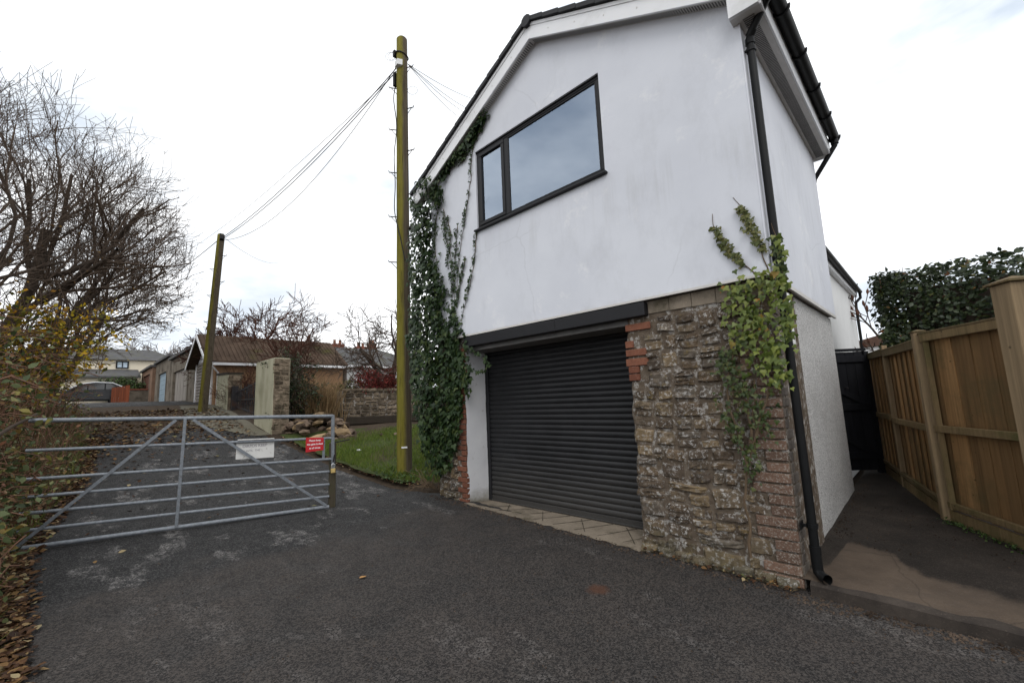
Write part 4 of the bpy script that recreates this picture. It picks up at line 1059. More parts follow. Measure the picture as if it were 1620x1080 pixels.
def leaves(name, tpl, P, nrm, tip, size, mat, parent=None, parts=0, part_name='leaf', wid=1.0):
    P = np.asarray(P, float); n = len(P); size = np.broadcast_to(size, (n,)).astype(float)
    X, Y, Z = frames(np.asarray(nrm, float), np.asarray(tip, float)); V0, F0 = tpl
    wid = np.broadcast_to(wid, (n,))
    idx = np.arange(n)
    if parts:
        app = size/np.maximum(.3, (P-CAM) @ VM[:, 2]); order = np.argsort(-app); big = order[:parts]; idx = order[parts:]
        me = bpy.data.meshes.new(part_name); me.from_pydata([tuple(v) for v in V0], [], F0); me.materials.append(M[mat])
        base = Vector((0, 0, 0)); p = parent
        while p is not None: base += Vector(p.location); p = p.parent
        for i in big:
            o = bpy.data.objects.new(part_name, me); col.objects.link(o); o.parent = parent
            s = size[i]
            o.matrix_local = Matrix(((X[i, 0]*s*wid[i], Y[i, 0]*s, Z[i, 0]*s, P[i, 0]-base.x), (X[i, 1]*s*wid[i], Y[i, 1]*s, Z[i, 1]*s, P[i, 1]-base.y), (X[i, 2]*s*wid[i], Y[i, 2]*s, Z[i, 2]*s, P[i, 2]-base.z), (0, 0, 0, 1)))
    s = size[idx][:, None, None]
    V = P[idx][:, None, :]+s*(V0[None, :, 0:1]*wid[idx][:, None, None]*X[idx][:, None, :]+V0[None, :, 1:2]*Y[idx][:, None, :]+V0[None, :, 2:3]*Z[idx][:, None, :])
    nv = len(V0); V = V.reshape(-1, 3); k = len(idx)
    loops = []; tot = []
    for f in F0: tot.append(len(f))
    fl = np.concatenate([np.array(f) for f in F0]); L_ = (fl[None, :]+(np.arange(k)*nv)[:, None]).ravel()
    T_ = np.tile(np.array(tot), k); S_ = np.concatenate([[0], np.cumsum(T_)[:-1]]) if k else np.array([])
    me = bpy.data.meshes.new(name); me.vertices.add(len(V)); me.vertices.foreach_set('co', V.ravel())
    me.loops.add(len(L_)); me.loops.foreach_set('vertex_index', L_.astype(np.int32))
    me.polygons.add(len(T_)); me.polygons.foreach_set('loop_start', S_.astype(np.int32)); me.update(calc_edges=True); me.validate()
    o = link(name, me, M[mat], parent); o['kind'] = 'stuff'; return o
def segs_mesh(name, A, B, ra, rb, sides, mat, parent=None):
    A = np.asarray(A, float); B = np.asarray(B, float); ra = np.asarray(ra); rb = np.asarray(rb); n = len(A)
    d = B-A; d /= np.maximum(1e-9, np.linalg.norm(d, axis=1, keepdims=True))
    h = np.where(np.abs(d[:, 2:3]) < .9, np.array([[0, 0, 1.0]]), np.array([[1.0, 0, 0]]))
    x = np.cross(d, h); x /= np.linalg.norm(x, axis=1, keepdims=True); y = np.cross(d, x)
    an = 2*np.pi*np.arange(sides)/sides
    ring = x[:, None, :]*np.cos(an)[None, :, None]+y[:, None, :]*np.sin(an)[None, :, None]
    B = B+d*rb[:, None]*.5
    V = np.concatenate([A[:, None, :]+ring*ra[:, None, None], B[:, None, :]+ring*rb[:, None, None]], 1).reshape(-1, 3)
    k = np.arange(sides); k2 = (k+1) % sides
    q_ = np.stack([k, k2, sides+k2, sides+k], 1); L_ = (q_[None]+(np.arange(n)*2*sides)[:, None, None]).ravel()
    me = bpy.data.meshes.new(name); me.vertices.add(len(V)); me.vertices.foreach_set('co', V.ravel())
    me.loops.add(len(L_)); me.loops.foreach_set('vertex_index', L_.astype(np.int32))
    me.polygons.add(n*sides); me.polygons.foreach_set('loop_start', (np.arange(n*sides)*4).astype(np.int32)); me.update(calc_edges=True)
    return link(name, me, M[mat], parent, True)
def grow(seed, starts, levels, kids, ratio, wob, trop, rmin, ang=(25, 55), nseg=5, taper=.62, cap=60000, env=None):
    rr = random.Random(seed); out = []; tips = []
    stack = [(Vector(p), Vector(d).normalized(), l, r, 0) for p, d, l, r in starts]
    while stack and len(out) < cap:
        p, d, l, r, lev = stack.pop(0)
        ns = nseg if lev < levels-1 else max(2, nseg-2); r1 = max(rmin, r*taper)
        nk = kids[min(lev, len(kids)-1)]; slots = sorted(rr.uniform(.22, 1.0) for _ in range(nk)) if lev < levels-1 else []
        for i in range(ns):
            d = (d+Vector((rr.gauss(0, wob), rr.gauss(0, wob), rr.gauss(0, wob)+trop*(1 if lev else .4)))).normalized()
            q2 = p+d*l/ns; a, b_ = i/ns, (i+1)/ns
            if env and lev > 0 and ((q2.x-env[0])/env[3])**2+((q2.y-env[1])/env[4])**2+((q2.z-env[2])/env[5])**2 > rr.uniform(.82, 1.12): break
            out.append((p.copy(), q2.copy(), max(rmin, r+(r1-r)*a), max(rmin, r+(r1-r)*b_), lev))
            for s in slots:
                if a < s <= b_:
                    t = Vector((rr.gauss(0, 1), rr.gauss(0, 1), rr.gauss(0, 1))); t = (t-d*t.dot(d)).normalized()
                    g = R(rr.uniform(*ang)); nd = d*math.cos(g)+t*math.sin(g)
                    stack.append((p.lerp(q2, (s-a)*ns), nd, l*rr.uniform(*ratio), max(rmin, (r+(r1-r)*s)*rr.uniform(.42, .64)), lev+1))
            p = q2
        tips.append((p, d, lev))
    return out, tips
def tree(label, cat, base, starts, levels, kids, ratio, wob, trop, rmin, seed, bark, twig, group=None, lf=None, name='bare_tree', ang=(25, 55), trunk_levels=1, env=None):
    t = empty(name, base, label, cat, group)
    st = [(Vector(base)+Vector(p), d, l, r) for p, d, l, r in starts]
    S, tips = grow(seed, st, levels, kids, ratio, wob, trop, rmin, ang, env=env)
    for nm, sel, sides, mt in (('trunk', lambda lv: lv < trunk_levels, 10, bark), ('crown', lambda lv: lv >= trunk_levels, 4, twig)):
        s = [x for x in S if sel(x[4])]
        if s:
            big = [x for x in s]; A = [tuple(x[0]) for x in big]; B = [tuple(x[1]) for x in big]
            segs_mesh(nm, A, B, [x[2] for x in big], [x[3] for x in big], sides, mt, t)
    if lf:
        mat, n, size, zmax, filt = lf
        cand = [x for x in S if x[4] >= levels-2 and filt(x[1])]
        rr = random.Random(seed+1)
        if cand:
            pk = [cand[rr.randrange(len(cand))] for _ in range(n)]
            P = np.array([tuple(x[0].lerp(x[1], rr.random())) for x in pk]); k = len(P)
            leaves('foliage', T_SMALL, P+RNG.normal(0, .03, (k, 3)), RNG.normal(0, 1, (k, 3)), RNG.normal(0, 1, (k, 3))-np.array([0, 0, .8]), RNG.uniform(size*.6, size*1.3, k), mat, t)
    return t
# ------------------------------------------------------------------ far buildings
def px_ground(px, py):
    v = VM @ np.array([(px-810)/FPX, (py-540)/FPX, 1.0]); v /= np.linalg.norm(v); t = .5
    while t < 120:
        p = CAM+v*t
        if p[2] < H(p[0]): break
        t += .02
    return Vector(p)
# garage with the pitched roof, gable to the lane
ga = empty('pitched_garage', (-22.4, 6.6, 1.75), 'long tan rendered garage with mossy pitched roof and taupe slatted door', 'garage')
ax0, ax1, axc, ay0, ay1, az, ar = -24.2, -20.6, -22.4, 4.0, 9.25, 3.60, 4.72
m = MB(); m.box(ax0, ax1, ay0, ay1, .8, az-.002); m.build('wall', M['tan_render'], ga)
m = MB(); m.prism([(ax0+.06, ay0+.02, az), (ax1-.06, ay0+.02, az), (axc, ay0+.02, ar-.12)], (0, .1, 0)); gab = m.build('gable', M['upvc_white'], ga)
for k in range(7):
    z0 = az+.02+k*.145; hw = (ar-.14-z0-.13)/(ar-az)*1.8
    if hw < .1: break
    m = MB(); m.box(axc-hw, axc+hw, ay0-.012, ay0+.018, z0, z0+.135); m.build('cladding_board', M['upvc_white'], gab)
for s in (-1, 1):
    m = MB(); e = 2.1; sl_ = (ar-az)/1.8
    m.prism([(axc, ay0-.38, ar+.05), (axc+s*e, ay0-.38, ar+.05-sl_*e), (axc+s*e, ay0-.38, ar-.02-sl_*e), (axc, ay0-.38, ar-.02)], (0, ay1-ay0+.5, 0)); m.build('roof', M['moss_roof'], ga)
    m = MB(); m.prism([(axc, ay0-.405, ar+.06), (axc+s*e, ay0-.405, ar+.06-sl_*e), (axc+s*e, ay0-.405, ar-.10-sl_*e), (axc, ay0-.405, ar-.10)], (0, .024, 0)); m.build('bargeboard', M['upvc_white'], ga)
m = MB(); m.box(ax1+.26, ax1+.34, ay0-.3, ay1, az-.32, az-.22); m.build('gutter', M['upvc_white'], ga)
m = MB(); m.tube([(ax1+.30, ay0-.2, az-.32), (ax1+.06, ay0+.1, az-.6), (ax1+.06, ay0+.1, 1.7)], .035, 8); m.build('downpipe', M['upvc_white'], ga)
dr = empty('garage_door', (0, 0, 0)); dr.parent = ga; dr.location = -ga.location
k = 0; z = 1.74
while z < az-.12:
    m = MB(); m.prism([(-23.85, ay0-.03, z), (-23.85, ay0-.055, z+.02), (-23.85, ay0-.03, z+.125), (-23.85, ay0-.005, z+.125), (-23.85, ay0-.005, z)], (2.75, 0, 0)); m.build('slat', M['door_taupe'], dr); z += .133
for x in (-24.05, -20.98):
    m = MB(); m.box(x-.09, x+.09, ay0-.06, ay0-.002, 1.5, az-.02); m.build('door_frame', M['upvc_white'], ga)
# corrugation ribs of the roof on the side we see
m = MB(); e = 2.1
for k in range(34):
    y = ay0-.3+k*.165; m.bar((axc+.03, y, ar+.056), (axc+e-.02, y, ar+.056-sl_*(e-.05)), .035, .016)
o = m.build('roof_rib', M['moss_roof'], ga); o['kind'] = 'stuff'
# flat roofed garages along the yard
def flat_garage(label, x0, x1, ztop, door, dmat, wallmat, planks, yf=4.0):
    g = empty('flat_garage', ((x0+x1)/2, yf+2, H(x0)), label, 'garage', 'flat roofed garages by the yard')
    dx0, dx1, dz = door; zg = H((x0+x1)/2)-.25
    m = MB(); m.box(x0, dx0, yf, yf+5, zg, dz); m.box(dx1, x1, yf, yf+5, zg, dz); m.box(x0, x1, yf+.0, yf+5, dz+.002, ztop-.14); m.box(dx0, dx1, yf+.6, yf+5, zg, dz); m.build('wall', M[wallmat], g)
    m = MB(); m.box(x0-.05, x1+.05, yf-.16, yf+5.1, ztop-.137, ztop); m.build('roof', M['slate_roof'], g)
    d_ = empty('garage_door', (0, 0, 0)); d_.parent = g; d_.location = -g.location
    for k in range(planks):
        w_ = (dx1-dx0)/planks; m = MB()
        if dmat == 'door_blue':
            h_ = (dz-zg)/planks; m.box(dx0, dx1, yf+.10-.008*(k % 2), yf+.14, zg+h_*k, zg+h_*(k+1)-.012)
        else: m.box(dx0+k*w_+.006, dx0+(k+1)*w_-.006, yf+.10-.01*(k % 2), yf+.14, zg, dz-.02)
        m.build('plank', M[dmat], d_)
    m = MB(); m.box(dx0-.09, dx0-.002, yf-.025, yf+.1, zg, dz); m.box(dx1+.002, dx1+.09, yf-.025, yf+.1, zg, dz); m.build('door_frame', M['garage_concrete'], g)
    return g
flat_garage('flat roofed garage with tall grey weathered plank doors', -31.6, -24.45, 4.62, (-30.6, -26.2, 3.72), 'door_grey_wood', 'garage_concrete', 10)
flat_garage('flat roofed garage with pale blue slatted door', -38.0, -31.75, 4.90, (-36.6, -33.2, 4.0), 'door_blue', 'garage_concrete', 14)
flat_garage('lowest flat roofed garage with dark brown plank door', -44.6, -38.3, 4.80, (-43.6, -39.6, 4.3), 'door_brown', 'garage_brick', 8, 3.85)
# bungalow beyond, hipped slate roof
bu = empty('bungalow', (-22.6, 12.4, 1.5), 'white bungalow with hipped slate roof behind the dry grasses', 'house')
m = MB(); m.box(-25, -20.7, 9.5, 14.6, .8, 3.42); m.build('wall', M['house_white'], bu)
m = MB(); ey0, ey1 = 9.3, 14.9; V = [(-20.4, ey0, 3.42), (-20.4, ey1, 3.42), (-25.2, ey1, 3.42), (-25.2, ey0, 3.42), (-22.8, ey0, 4.62), (-22.8, 12.3, 4.62)]
m.add(V, [(0, 1, 5, 4), (1, 2, 5), (2, 3, 4, 5), (0, 4, 3), (3, 2, 1, 0)]); m.build('roof', M['slate_roof'], bu)
m = MB(); m.bar((-20.42, ey0-.03, 3.44), (-22.8, ey0-.03, 4.66), .06, .13); m.build('bargeboard', M['upvc_white'], bu)
m = MB(); m.box(-20.42, -20.34, ey0, ey1, 3.34, 3.44); m.build('gutter', M['upvc_white'], bu)
m = MB(); m.box(-20.72, -20.68, 10.6, 11.4, 2.3, 3.1); wn_ = m.build('window', M['anthracite'], bu); m = MB(); m.box(-20.676, -20.67, 10.65, 11.35, 2.35, 3.05); m.build('pane', M['car_glass'], wn_)
# distant roofs with chimneys behind
def far_house(label, X, y0, y1, zb, ze, zr, wallm, roofm, chims, depth_=7, name='house'):
    h_ = empty(name, (X, (y0+y1)/2, zb), label, 'house')
    m = MB(); m.box(X-depth_, X, y0, y1, zb-1, ze); m.build('wall', M[wallm], h_)
    m = MB(); V = [(X+.3, y0-.2, ze-.05), (X+.3, y1+.2, ze-.05), (X-depth_/2, y1+.2, zr), (X-depth_/2, y0-.2, zr), (X-depth_-.3, y0-.2, ze-.05), (X-depth_-.3, y1+.2, ze-.05)]
    m.add(V, [(0, 1, 2, 3), (3, 2, 5, 4), (0, 3, 4), (1, 5, 2), (0, 4, 5, 1)]); rf = m.build('roof', M[roofm], h_)
    for cy, w_, hh in chims:
        m = MB(); m.box(X-depth_/2-.35, X-depth_/2+.35, cy-w_/2, cy+w_/2, zr-.5, zr+hh); ch = m.build('chimney', M['chimney_brick'], rf)
        for s in (-.25, .25):
            m = MB(); m.tube([(X-depth_/2, cy+s*w_, zr+hh), (X-depth_/2, cy+s*w_, zr+hh+.35)], .11, 8); m.build('chimney_pot', M['terracotta'], rf)
    return h_
a0, a1 = at_depth(548, 560, 30), at_depth(640, 560, 30)
far_house('far slate roofed house with brick chimneys beyond the bungalow', -31, 14.2, 21.5, 2, 4.2, 5.5, 'house_white', 'slate_roof', [(15.0, .9, 1.0), (17.0, .8, .9), (18.0, .5, 1.2)])
far_house('white walled house with slate roof seen past the alley gate', 4.0, 38.0, 46.0, .8, 4.1, 5.2, 'house_white', 'brown_roof', [], 9)
o = bpy.data.objects[[x.name for x in bpy.data.objects if x.get('label', '').startswith('white walled house')][0]]
# cream house at the head of the lane
ch = empty('cream_house', (-48, 3, 2.4), 'cream rendered house with slate roof and dark framed window at the lane head', 'house')
hx = -46.0
m = MB(); m.box(hx-6, hx, -2.2, 6.4, 1.5, 5.85); m.build('wall', M['cream_house'], ch)
m = MB(); V = [(hx+.3, -2.4, 5.8), (hx+.3, 6.6, 5.8), (hx-3, 4.9, 7.0), (hx-3, -2.4, 7.0), (hx-6.3, 6.6, 5.8), (hx-6.3, -2.4, 5.8)]
m.add(V, [(0, 1, 2, 3), (1, 4, 2), (3, 2, 4, 5), (0, 3, 5), (0, 5, 4, 1)]); m.build('roof', M['slate_roof'], ch)
wn = empty('window', (0, 0, 0)); wn.parent = ch; wn.location = -ch.location
m = MB(); y0, y1, z0, z1 = 2.35, 3.12, 5.12, 5.72
for a, c, e, f in ((y0, y1, z0, z0+.09), (y0, y1, z1-.09, z1), (y0, y0+.09, z0+.09, z1-.09), (y1-.09, y1, z0+.09, z1-.09), ((y0+y1)/2-.03, (y0+y1)/2+.03, z0+.09, z1-.09)): m.box(hx+.002, hx+.08, a, c, e, f)
m.build('frame', M['anthracite'], wn); m = MB(); m.box(hx+.02, hx+.03, y0+.05, y1-.05, z0+.05, z1-.05); m.build('pane', M['blind_slat'], wn)
m = MB(); m.prism([(hx+.01, -2.2, 5.05), (hx+2.6, -2.2, 4.35), (hx+2.6, -2.2, 4.22), (hx+.01, -2.2, 4.9)], (0, 5.9, 0)); m.build('lean_to_roof', M['slate_roof'], ch)
m = MB(); m.box(hx+.01, hx+2.3, -2.0, 3.5, 1.5, 4.25); m.build('lean_to_wall', M['cream_house'], ch)

# ------------------------------------------------------------------ parked car
car = empty('parked_car', (-41.2, 1.2, H(-41)), 'dark car with sky reflection painted pale along its roof and dark windows parked at the head of the lane', 'car')
cz = H(-41.2)-.05; cx0, cx1 = -42.1, -40.3
prof = [(-1.25, .28), (-1.28, .62), (-1.15, .82), (-.25, .98), (.42, 1.40), (1.1, 1.52), (2.0, 1.47), (2.75, 1.06), (2.98, .98), (3.02, .5), (2.95, .28)]
m = MB(); m.prism([(cx1-.0, y, cz+z) for y, z in prof], (cx0-cx1, 0, 0)); m.build('body', M['car_dark'], car, True, .05)
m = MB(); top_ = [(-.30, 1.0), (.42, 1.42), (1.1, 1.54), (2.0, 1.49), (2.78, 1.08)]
m.prism([(cx1-.03, y, cz+z) for y, z in top_]+[(cx1-.03, y, cz+z-.085) for y, z in top_[::-1]], (cx0-cx1+.06, 0, 0)); m.build('roof_sheen', M['car_roof_sheen'], car, False, .02)  # pale strip paints the sky's reflection onto the dark car's roof
gp_ = [(-.05, .99), (.50, 1.34), (1.1, 1.42), (1.9, 1.38), (2.45, 1.05)]
m = MB(); m.prism([(cx1+.012, y, cz+z) for y, z in gp_], (-.03, 0, 0)); m.build('side_window', M['car_glass'], car)
for y in (.78, 1.62):
    m = MB(); m.box(cx1+.013, cx1+.02, y-.03, y+.03, cz+1.0, cz+1.42); m.build('pillar', M['black_plastic'], car)
m = MB(); m.prism([(cx1-.15, -.28, cz+1.0), (cx0+.15, -.28, cz+1.0), (cx0+.22, .40, cz+1.41), (cx1-.22, .40, cz+1.41)], (0, -.012, .02)); m.build('windscreen', M['car_glass'], car)
for y in (-.55, 2.2):
    for x in (cx1-.02, cx0+.02):
        m = MB(); m.tube([(x-.1, y, cz+.33), (x+.1, y, cz+.33)], .33, 20); wh = m.build('wheel', M['tyre'], car)
        m = MB(); m.tube([(x-.105, y, cz+.33), (x+.105, y, cz+.33)], .2, 14); m.build('rim', M['alloy'], wh)
m = MB(); m.box(cx1+.001, cx1+.02, -1.0, 2.9, cz+.26, cz+.36); m.build('sill_trim', M['black_plastic'], car)
for y in (.85, 1.7):
    m = MB(); m.box(cx1+.001, cx1+.03, y, y+.18, cz+.90, cz+.93); m.build('door_handle', M['car_dark'], car)
m = MB(); m.box(cx1-.02, cx1+.16, .02, .16, cz+1.0, cz+1.13); m.build('mirror', M['car_dark'], car, False, .02)
for x in (cx1-.35, cx0+.35):
    m = MB(); m.box(x-.2, x+.2, -1.27, -1.18, cz+.66, cz+.78); m.build('headlight', M['pane_glass'], car)
# brown board gate in front of the car
bg = empty('board_gate', (-39.2, 2.3, H(-39.2)), 'reddish brown boarded gate in front of the parked car', 'gate')
for k in range(7):
    y = 1.90+k*.125; m = MB(); m.box(-39.22, -39.19, y, y+.118, 2.2, 3.30+.02*k); m.build('board', M['red_board'], bg)
m = MB(); m.box(-39.19, -39.14, 2.60, 2.80, 2.1, 3.45); m.build('post', M['red_board'], bg)
lw = empty('yard_wall', (-40, 3.2, 2.3), 'low dark stone wall between the brown gate and the garages', 'wall')
m = MB(); m.box(-40.3, -39.9, 2.85, 3.85, 1.9, 3.15); m.build('wall_body', M['garage_concrete'], lw)
m = MB(); m.box(-40.36, -39.84, 2.85, 3.85, 3.152, 3.24); m.build('coping', M['chimney_brick'], lw)

# ------------------------------------------------------------------ rendered piers and iron gate
def garden_pier(label, x0, x1, za, zb_, y0=4.05, y1=4.5, coping=False):
    p = empty('rendered_pier', ((x0+x1)/2, y0, H(x1)), label, 'pier', 'cream rendered gate piers')
    m = MB(); zg = H(x1)-.3
    m.prism([(x0, y0, zg), (x1, y0, zg), (x1, y0, zb_), (x0, y0, za)], (0, y1-y0, 0)); m.build('pier_body', M['cream_render'], p, False, .012)
    m = MB(); m.box(x1-.02, x1+.006, y0+.012, y1-.012, zg, zb_-.015); m.build('stone_core', M['garden_stone'], p)
    lay_stones(p, lambda z: (y0+.01, y1-.01), H(x1)-.05, zb_-.03, (.10, .20), (.16, .34), lambda x, z: ((x1+.002, x, z), (0, 1, 0)), 'garden_stone', seed=int(-x1*10), d=(.012, .035))
    if coping:
        m = MB(); m.prism([(x0, y0-.04, za+.004), (x1+.02, y0-.04, zb_+.004), (x1+.02, y0-.04, zb_+.07), (x0, y0-.04, za+.09)], (0, y1-y0+.08, 0)); m.build('coping', M['sleeper'], p)
    return p
garden_pier('taller cream rendered pier beside the rubble heap', -15.25, -13.55, 2.93, 2.92)
garden_pier('shorter cream pier with brown coping by the leaning pole', -20.4, -18.65, 2.86, 2.80, coping=True)
ig = empty('iron_gate', (-17, 4.3, 1.1), 'rusty dark iron gate between the two cream piers', 'gate')
zt = lambda x: 2.15+.10*(x+18.5)
for k in range(15):
    x = -18.25+k*.20; m = MB(); m.tube([(x, 4.30, H(x)+.12), (x, 4.30, zt(x)+rnd.uniform(-.03, .08))], .016, 6); m.build('bar', M['dark_iron'], ig)
for f in (.15, .55, 1.0):
    m = MB(); m.bar((-18.4, 4.3, H(-18.4)+.1+(zt(-18.4)-H(-18.4)-.1)*f-.05), (-15.3, 4.3, H(-15.3)+.1+(zt(-15.3)-H(-15.3)-.1)*f-.05), .035, .05); m.build('rail', M['dark_iron'], ig)
for k in range(6):
    x = -18.0+k*.48; m = MB(); m.tube([(x+.10*math.cos(a), 4.29, zt(x)-.18+.10*math.sin(a)) for a in np.linspace(0, 2*math.pi, 13)], .012, 5, False); m.build('scroll', M['dark_iron'], ig)
m = MB(); m.box(-18.60, -18.42, 4.15, 4.35, 1.0, 2.35); m.build('post', M['dark_iron'], ig)

# garden stone wall
gw = empty('garden_wall', (-14.5, 8.4, .8), 'grey brown rubble stone wall across the garden behind the nearer pole', 'wall')
m = MB(); m.box(-14.95, -14.47, 6.5, 12.5, .2, 1.98); m.build('wall_core', M['mortar'], gw)
lay_stones(gw, lambda z: (6.5, 12.5), .72, 1.92, (.09, .24), (.15, .5), lambda x, z: ((-14.475, x, z), (0, 1, 0)), 'garden_stone', seed=21, d=(.02, .06))
k = 0; y = 6.5
while y < 12.4:
    w_ = rnd.uniform(.25, .45); V, F = stone_mesh(w_, .14, .06, 1500+k); me = bpy.data.meshes.new('coping_stone')
    V2 = [(-14.47-v[1], y+w_/2+v[0], 1.98+v[2]) for v in V]; me.from_pydata(V2, [], F); link('coping_stone', me, M['garden_stone'], gw, True); y += w_; k += 1
# timber sleepers edging the border
for k, (a, c, lab) in enumerate((((-13.75, 6.05), (-13.55, 8.05), 'dark timber sleeper edging the border, nearer the rubble heap'), ((-13.55, 8.1), (-13.35, 10.2), 'dark timber sleeper edging the border, behind the nearer pole'))):
    m = MB(); m.bar((a[0], a[1], H(a[0])+.22), (c[0], c[1], H(c[0])+.22), .2, .24); o = m.build('timber_sleeper', M['sleeper'], None, False, .01); tag(o, lab, 'sleeper', 'border sleepers')
# rubble heap
def rock(loc, s, seed, mat='rubble'):
    rr = np.random.default_rng(seed); bm = bmesh.new(); bmesh.ops.create_icosphere(bm, subdivisions=1, radius=1)
    sc_ = rr.uniform(.6, 1.25, 3)*s*np.array([1.15, 1.15, .62]); R_ = Matrix.Rotation(rr.uniform(0, 6), 3, 'Z') @ Matrix.Rotation(rr.normal(0, .35), 3, 'X')
    for v in bm.verts: v.co = R_ @ Vector([c*k*rr.uniform(.78, 1.15) for c, k in zip(v.co, sc_)])
    me = bpy.data.meshes.new('rubble_stone'); bm.to_mesh(me); bm.free()
    o = link('rubble_stone', me, M[mat]); o.location = loc; return o
rr = random.Random(12)
for k in range(62):
    a = rr.uniform(0, 6.28); r_ = math.sqrt(rr.random()); x, y = -13.0+1.35*r_*math.cos(a), 5.15+.85*r_*math.sin(a)
    hgt = .48*max(0, 1-r_**1.4); z = H(x)+.08+hgt
    s_ = rr.uniform(.10, .24); mt = 'rubble' if rr.random() < .72 else 'sandstone'; o = rock((x, y, z), s_, 50+k, mt)
    w1 = 'dark brown' if mt == 'rubble' else 'pale tan'; w2 = 'large' if s_ > .17 else 'small'; w3 = 'low at the edge of' if r_ > .6 else 'up in the middle of'
    tag(o, '%s %s broken stone lying %s the rubble heap' % (w2, w1, w3), 'stone', '%s %s stones %s the rubble heap' % (w2, w1, w3))
for k in range(16):
    x, y = rr.uniform(-12.6, -11.0), rr.uniform(5.2, 8.2); o = rock((x, y, H(x)+.14), rr.uniform(.05, .13), 150+k)
    tag(o, 'loose stone lying on the grass edge near the rubble heap', 'stone', 'loose stones on the grass')
p = px_ground(537, 692); m = MB(); toc = (Vector(CAM)-p).normalized(); toc.z = .1
lg = empty('cut_log', p+Vector((0, 0, .12)), 'short log with an orange cut end lying behind the gate latch', 'log')
m.tube([p+Vector((0, 0, .14))-toc*.35, p+Vector((0, 0, .14))], .10, 12); m.build('bark', M['bark'], lg, True); m = MB(); m.tube([p+Vector((0, 0, .14)), p+Vector((0, 0, .14))+toc*.006], .09, 12); m.build('cut_end', M['log_cut'], lg)
p = px_ground(568, 721); o = rock((p.x, p.y, p.z+.14), .05, 300, 'print_white'); o.name = 'litter_scrap'; tag(o, 'white scrap of litter on the grass left of the nearer pole', 'litter')

# ------------------------------------------------------------------ trees
def gz_(x, y): return (x, y, terrain(x, y)-.1)
c = dict(bark=('bark'), twig=('twig_bark'))
big = lambda p: p.z < 6.5
tree('large bare spreading tree with dark twigs overhanging the lane, tallest in front', 'tree', gz_(-18.2, -1.7), [((0, 0, 0), (.05, .15, 1), 4.6, .16), ((.2, -.2, 0), (.15, -.30, 1), 4.6, .14), ((-.2, .2, 0), (-.1, .55, .95), 4.0, .12)], 6, (6, 6, 5, 5, 3), (.5, .78), .125, .05, .0045, 3, 'bark', 'twig_bark', 'bare trees left of the lane', ('tree_leaf', 450, .06, 6, big), trunk_levels=2, env=(-18.0, -.9, 6.4, 4.6, 3.9, 5.4), ang=(22, 52))
tree('bare twiggy tree with leaning trunk at the left edge of the view', 'tree', gz_(-14.6, -3.4), [((0, 0, 0), (.15, -.15, 1), 4.2, .14), ((.1, .3, 0), (-.1, .25, 1), 4.0, .11)], 6, (6, 5, 5, 4, 3), (.5, .78), .125, .06, .004, 8, 'bark', 'twig_bark', 'bare trees left of the lane', ('tree_leaf', 300, .06, 6, big), trunk_levels=2, env=(-14.4, -3.0, 5.8, 3.6, 3.0, 5.4), ang=(22, 52))
tree('slimmer bare tree behind the autumn shrub, arching over the lane', 'tree', gz_(-23.0, -1.2), [((0, 0, 0), (0, .25, 1), 4.0, .15), ((0, .3, 0), (0, .6, .9), 3.8, .12)], 6, (5, 5, 4, 4, 2), (.5, .78), .12, .045, .006, 15, 'bark', 'twig_bark', 'bare trees left of the lane', ('tree_leaf', 1500, .075, 6, lambda p: p.z < 6.2), trunk_levels=2, env=(-22.5, 0, 6.4, 4.0, 4.0, 4.6), ang=(20, 48))
# autumn shrub
def shrub(label, cat, base, n, hgt, spread, leafm, nl, size, seed, twig='twig_bark', name='shrub', group=None, tpl=T_SMALL, levels=4, kids=(5, 5, 4), rm=.006, tall=.5):
    rr = random.Random(seed)
    t = empty(name, base, label, cat, group)
    st = []
    for k in range(n):
        a = rr.uniform(0, 6.28); l = rr.uniform(.3, 1)*spread; st.append((Vector(base)+Vector((math.cos(a)*.25*spread*rr.random(), math.sin(a)*.25*spread*rr.random(), 0)), (math.cos(a)*l/hgt, math.sin(a)*l/hgt, 1), hgt*rr.uniform(.4, .7), .03*hgt/3))
    S, tips = grow(seed, st, levels, kids, (.45, .75), .12, .04, rm, (25, 65))
    segs_mesh('stem', [tuple(x[0]) for x in S], [tuple(x[1]) for x in S], [x[2] for x in S], [x[3] for x in S], 4, twig, t)
    if nl:
        cand = [x for x in S if x[4] >= levels-2]; pk = [cand[rr.randrange(len(cand))] for _ in range(nl)]
        P = np.array([tuple(x[0].lerp(x[1], rr.random())) for x in pk])+RNG.normal(0, .05*spread, (nl, 3))
        leaves('foliage', tpl, P, RNG.normal(0, 1, (nl, 3))+np.array([0, 0, .5]), RNG.normal(0, 1, (nl, 3))-np.array([0, 0, .6]), RNG.uniform(size*.6, size*1.3, nl), leafm, t)
    return t
shrub('autumn shrub with yellow and orange leaves under the bare trees', 'shrub', gz_(-14.3, -1.0), 9, 2.5, 1.25, 'autumn_leaf', 4200, .11, 31, name='autumn_shrub')
shrub('yellow green autumn shrub at the far left edge', 'shrub', gz_(-11.6, -2.3), 7, 2.3, 1.1, 'autumn_leaf', 1300, .10, 32, name='autumn_shrub')
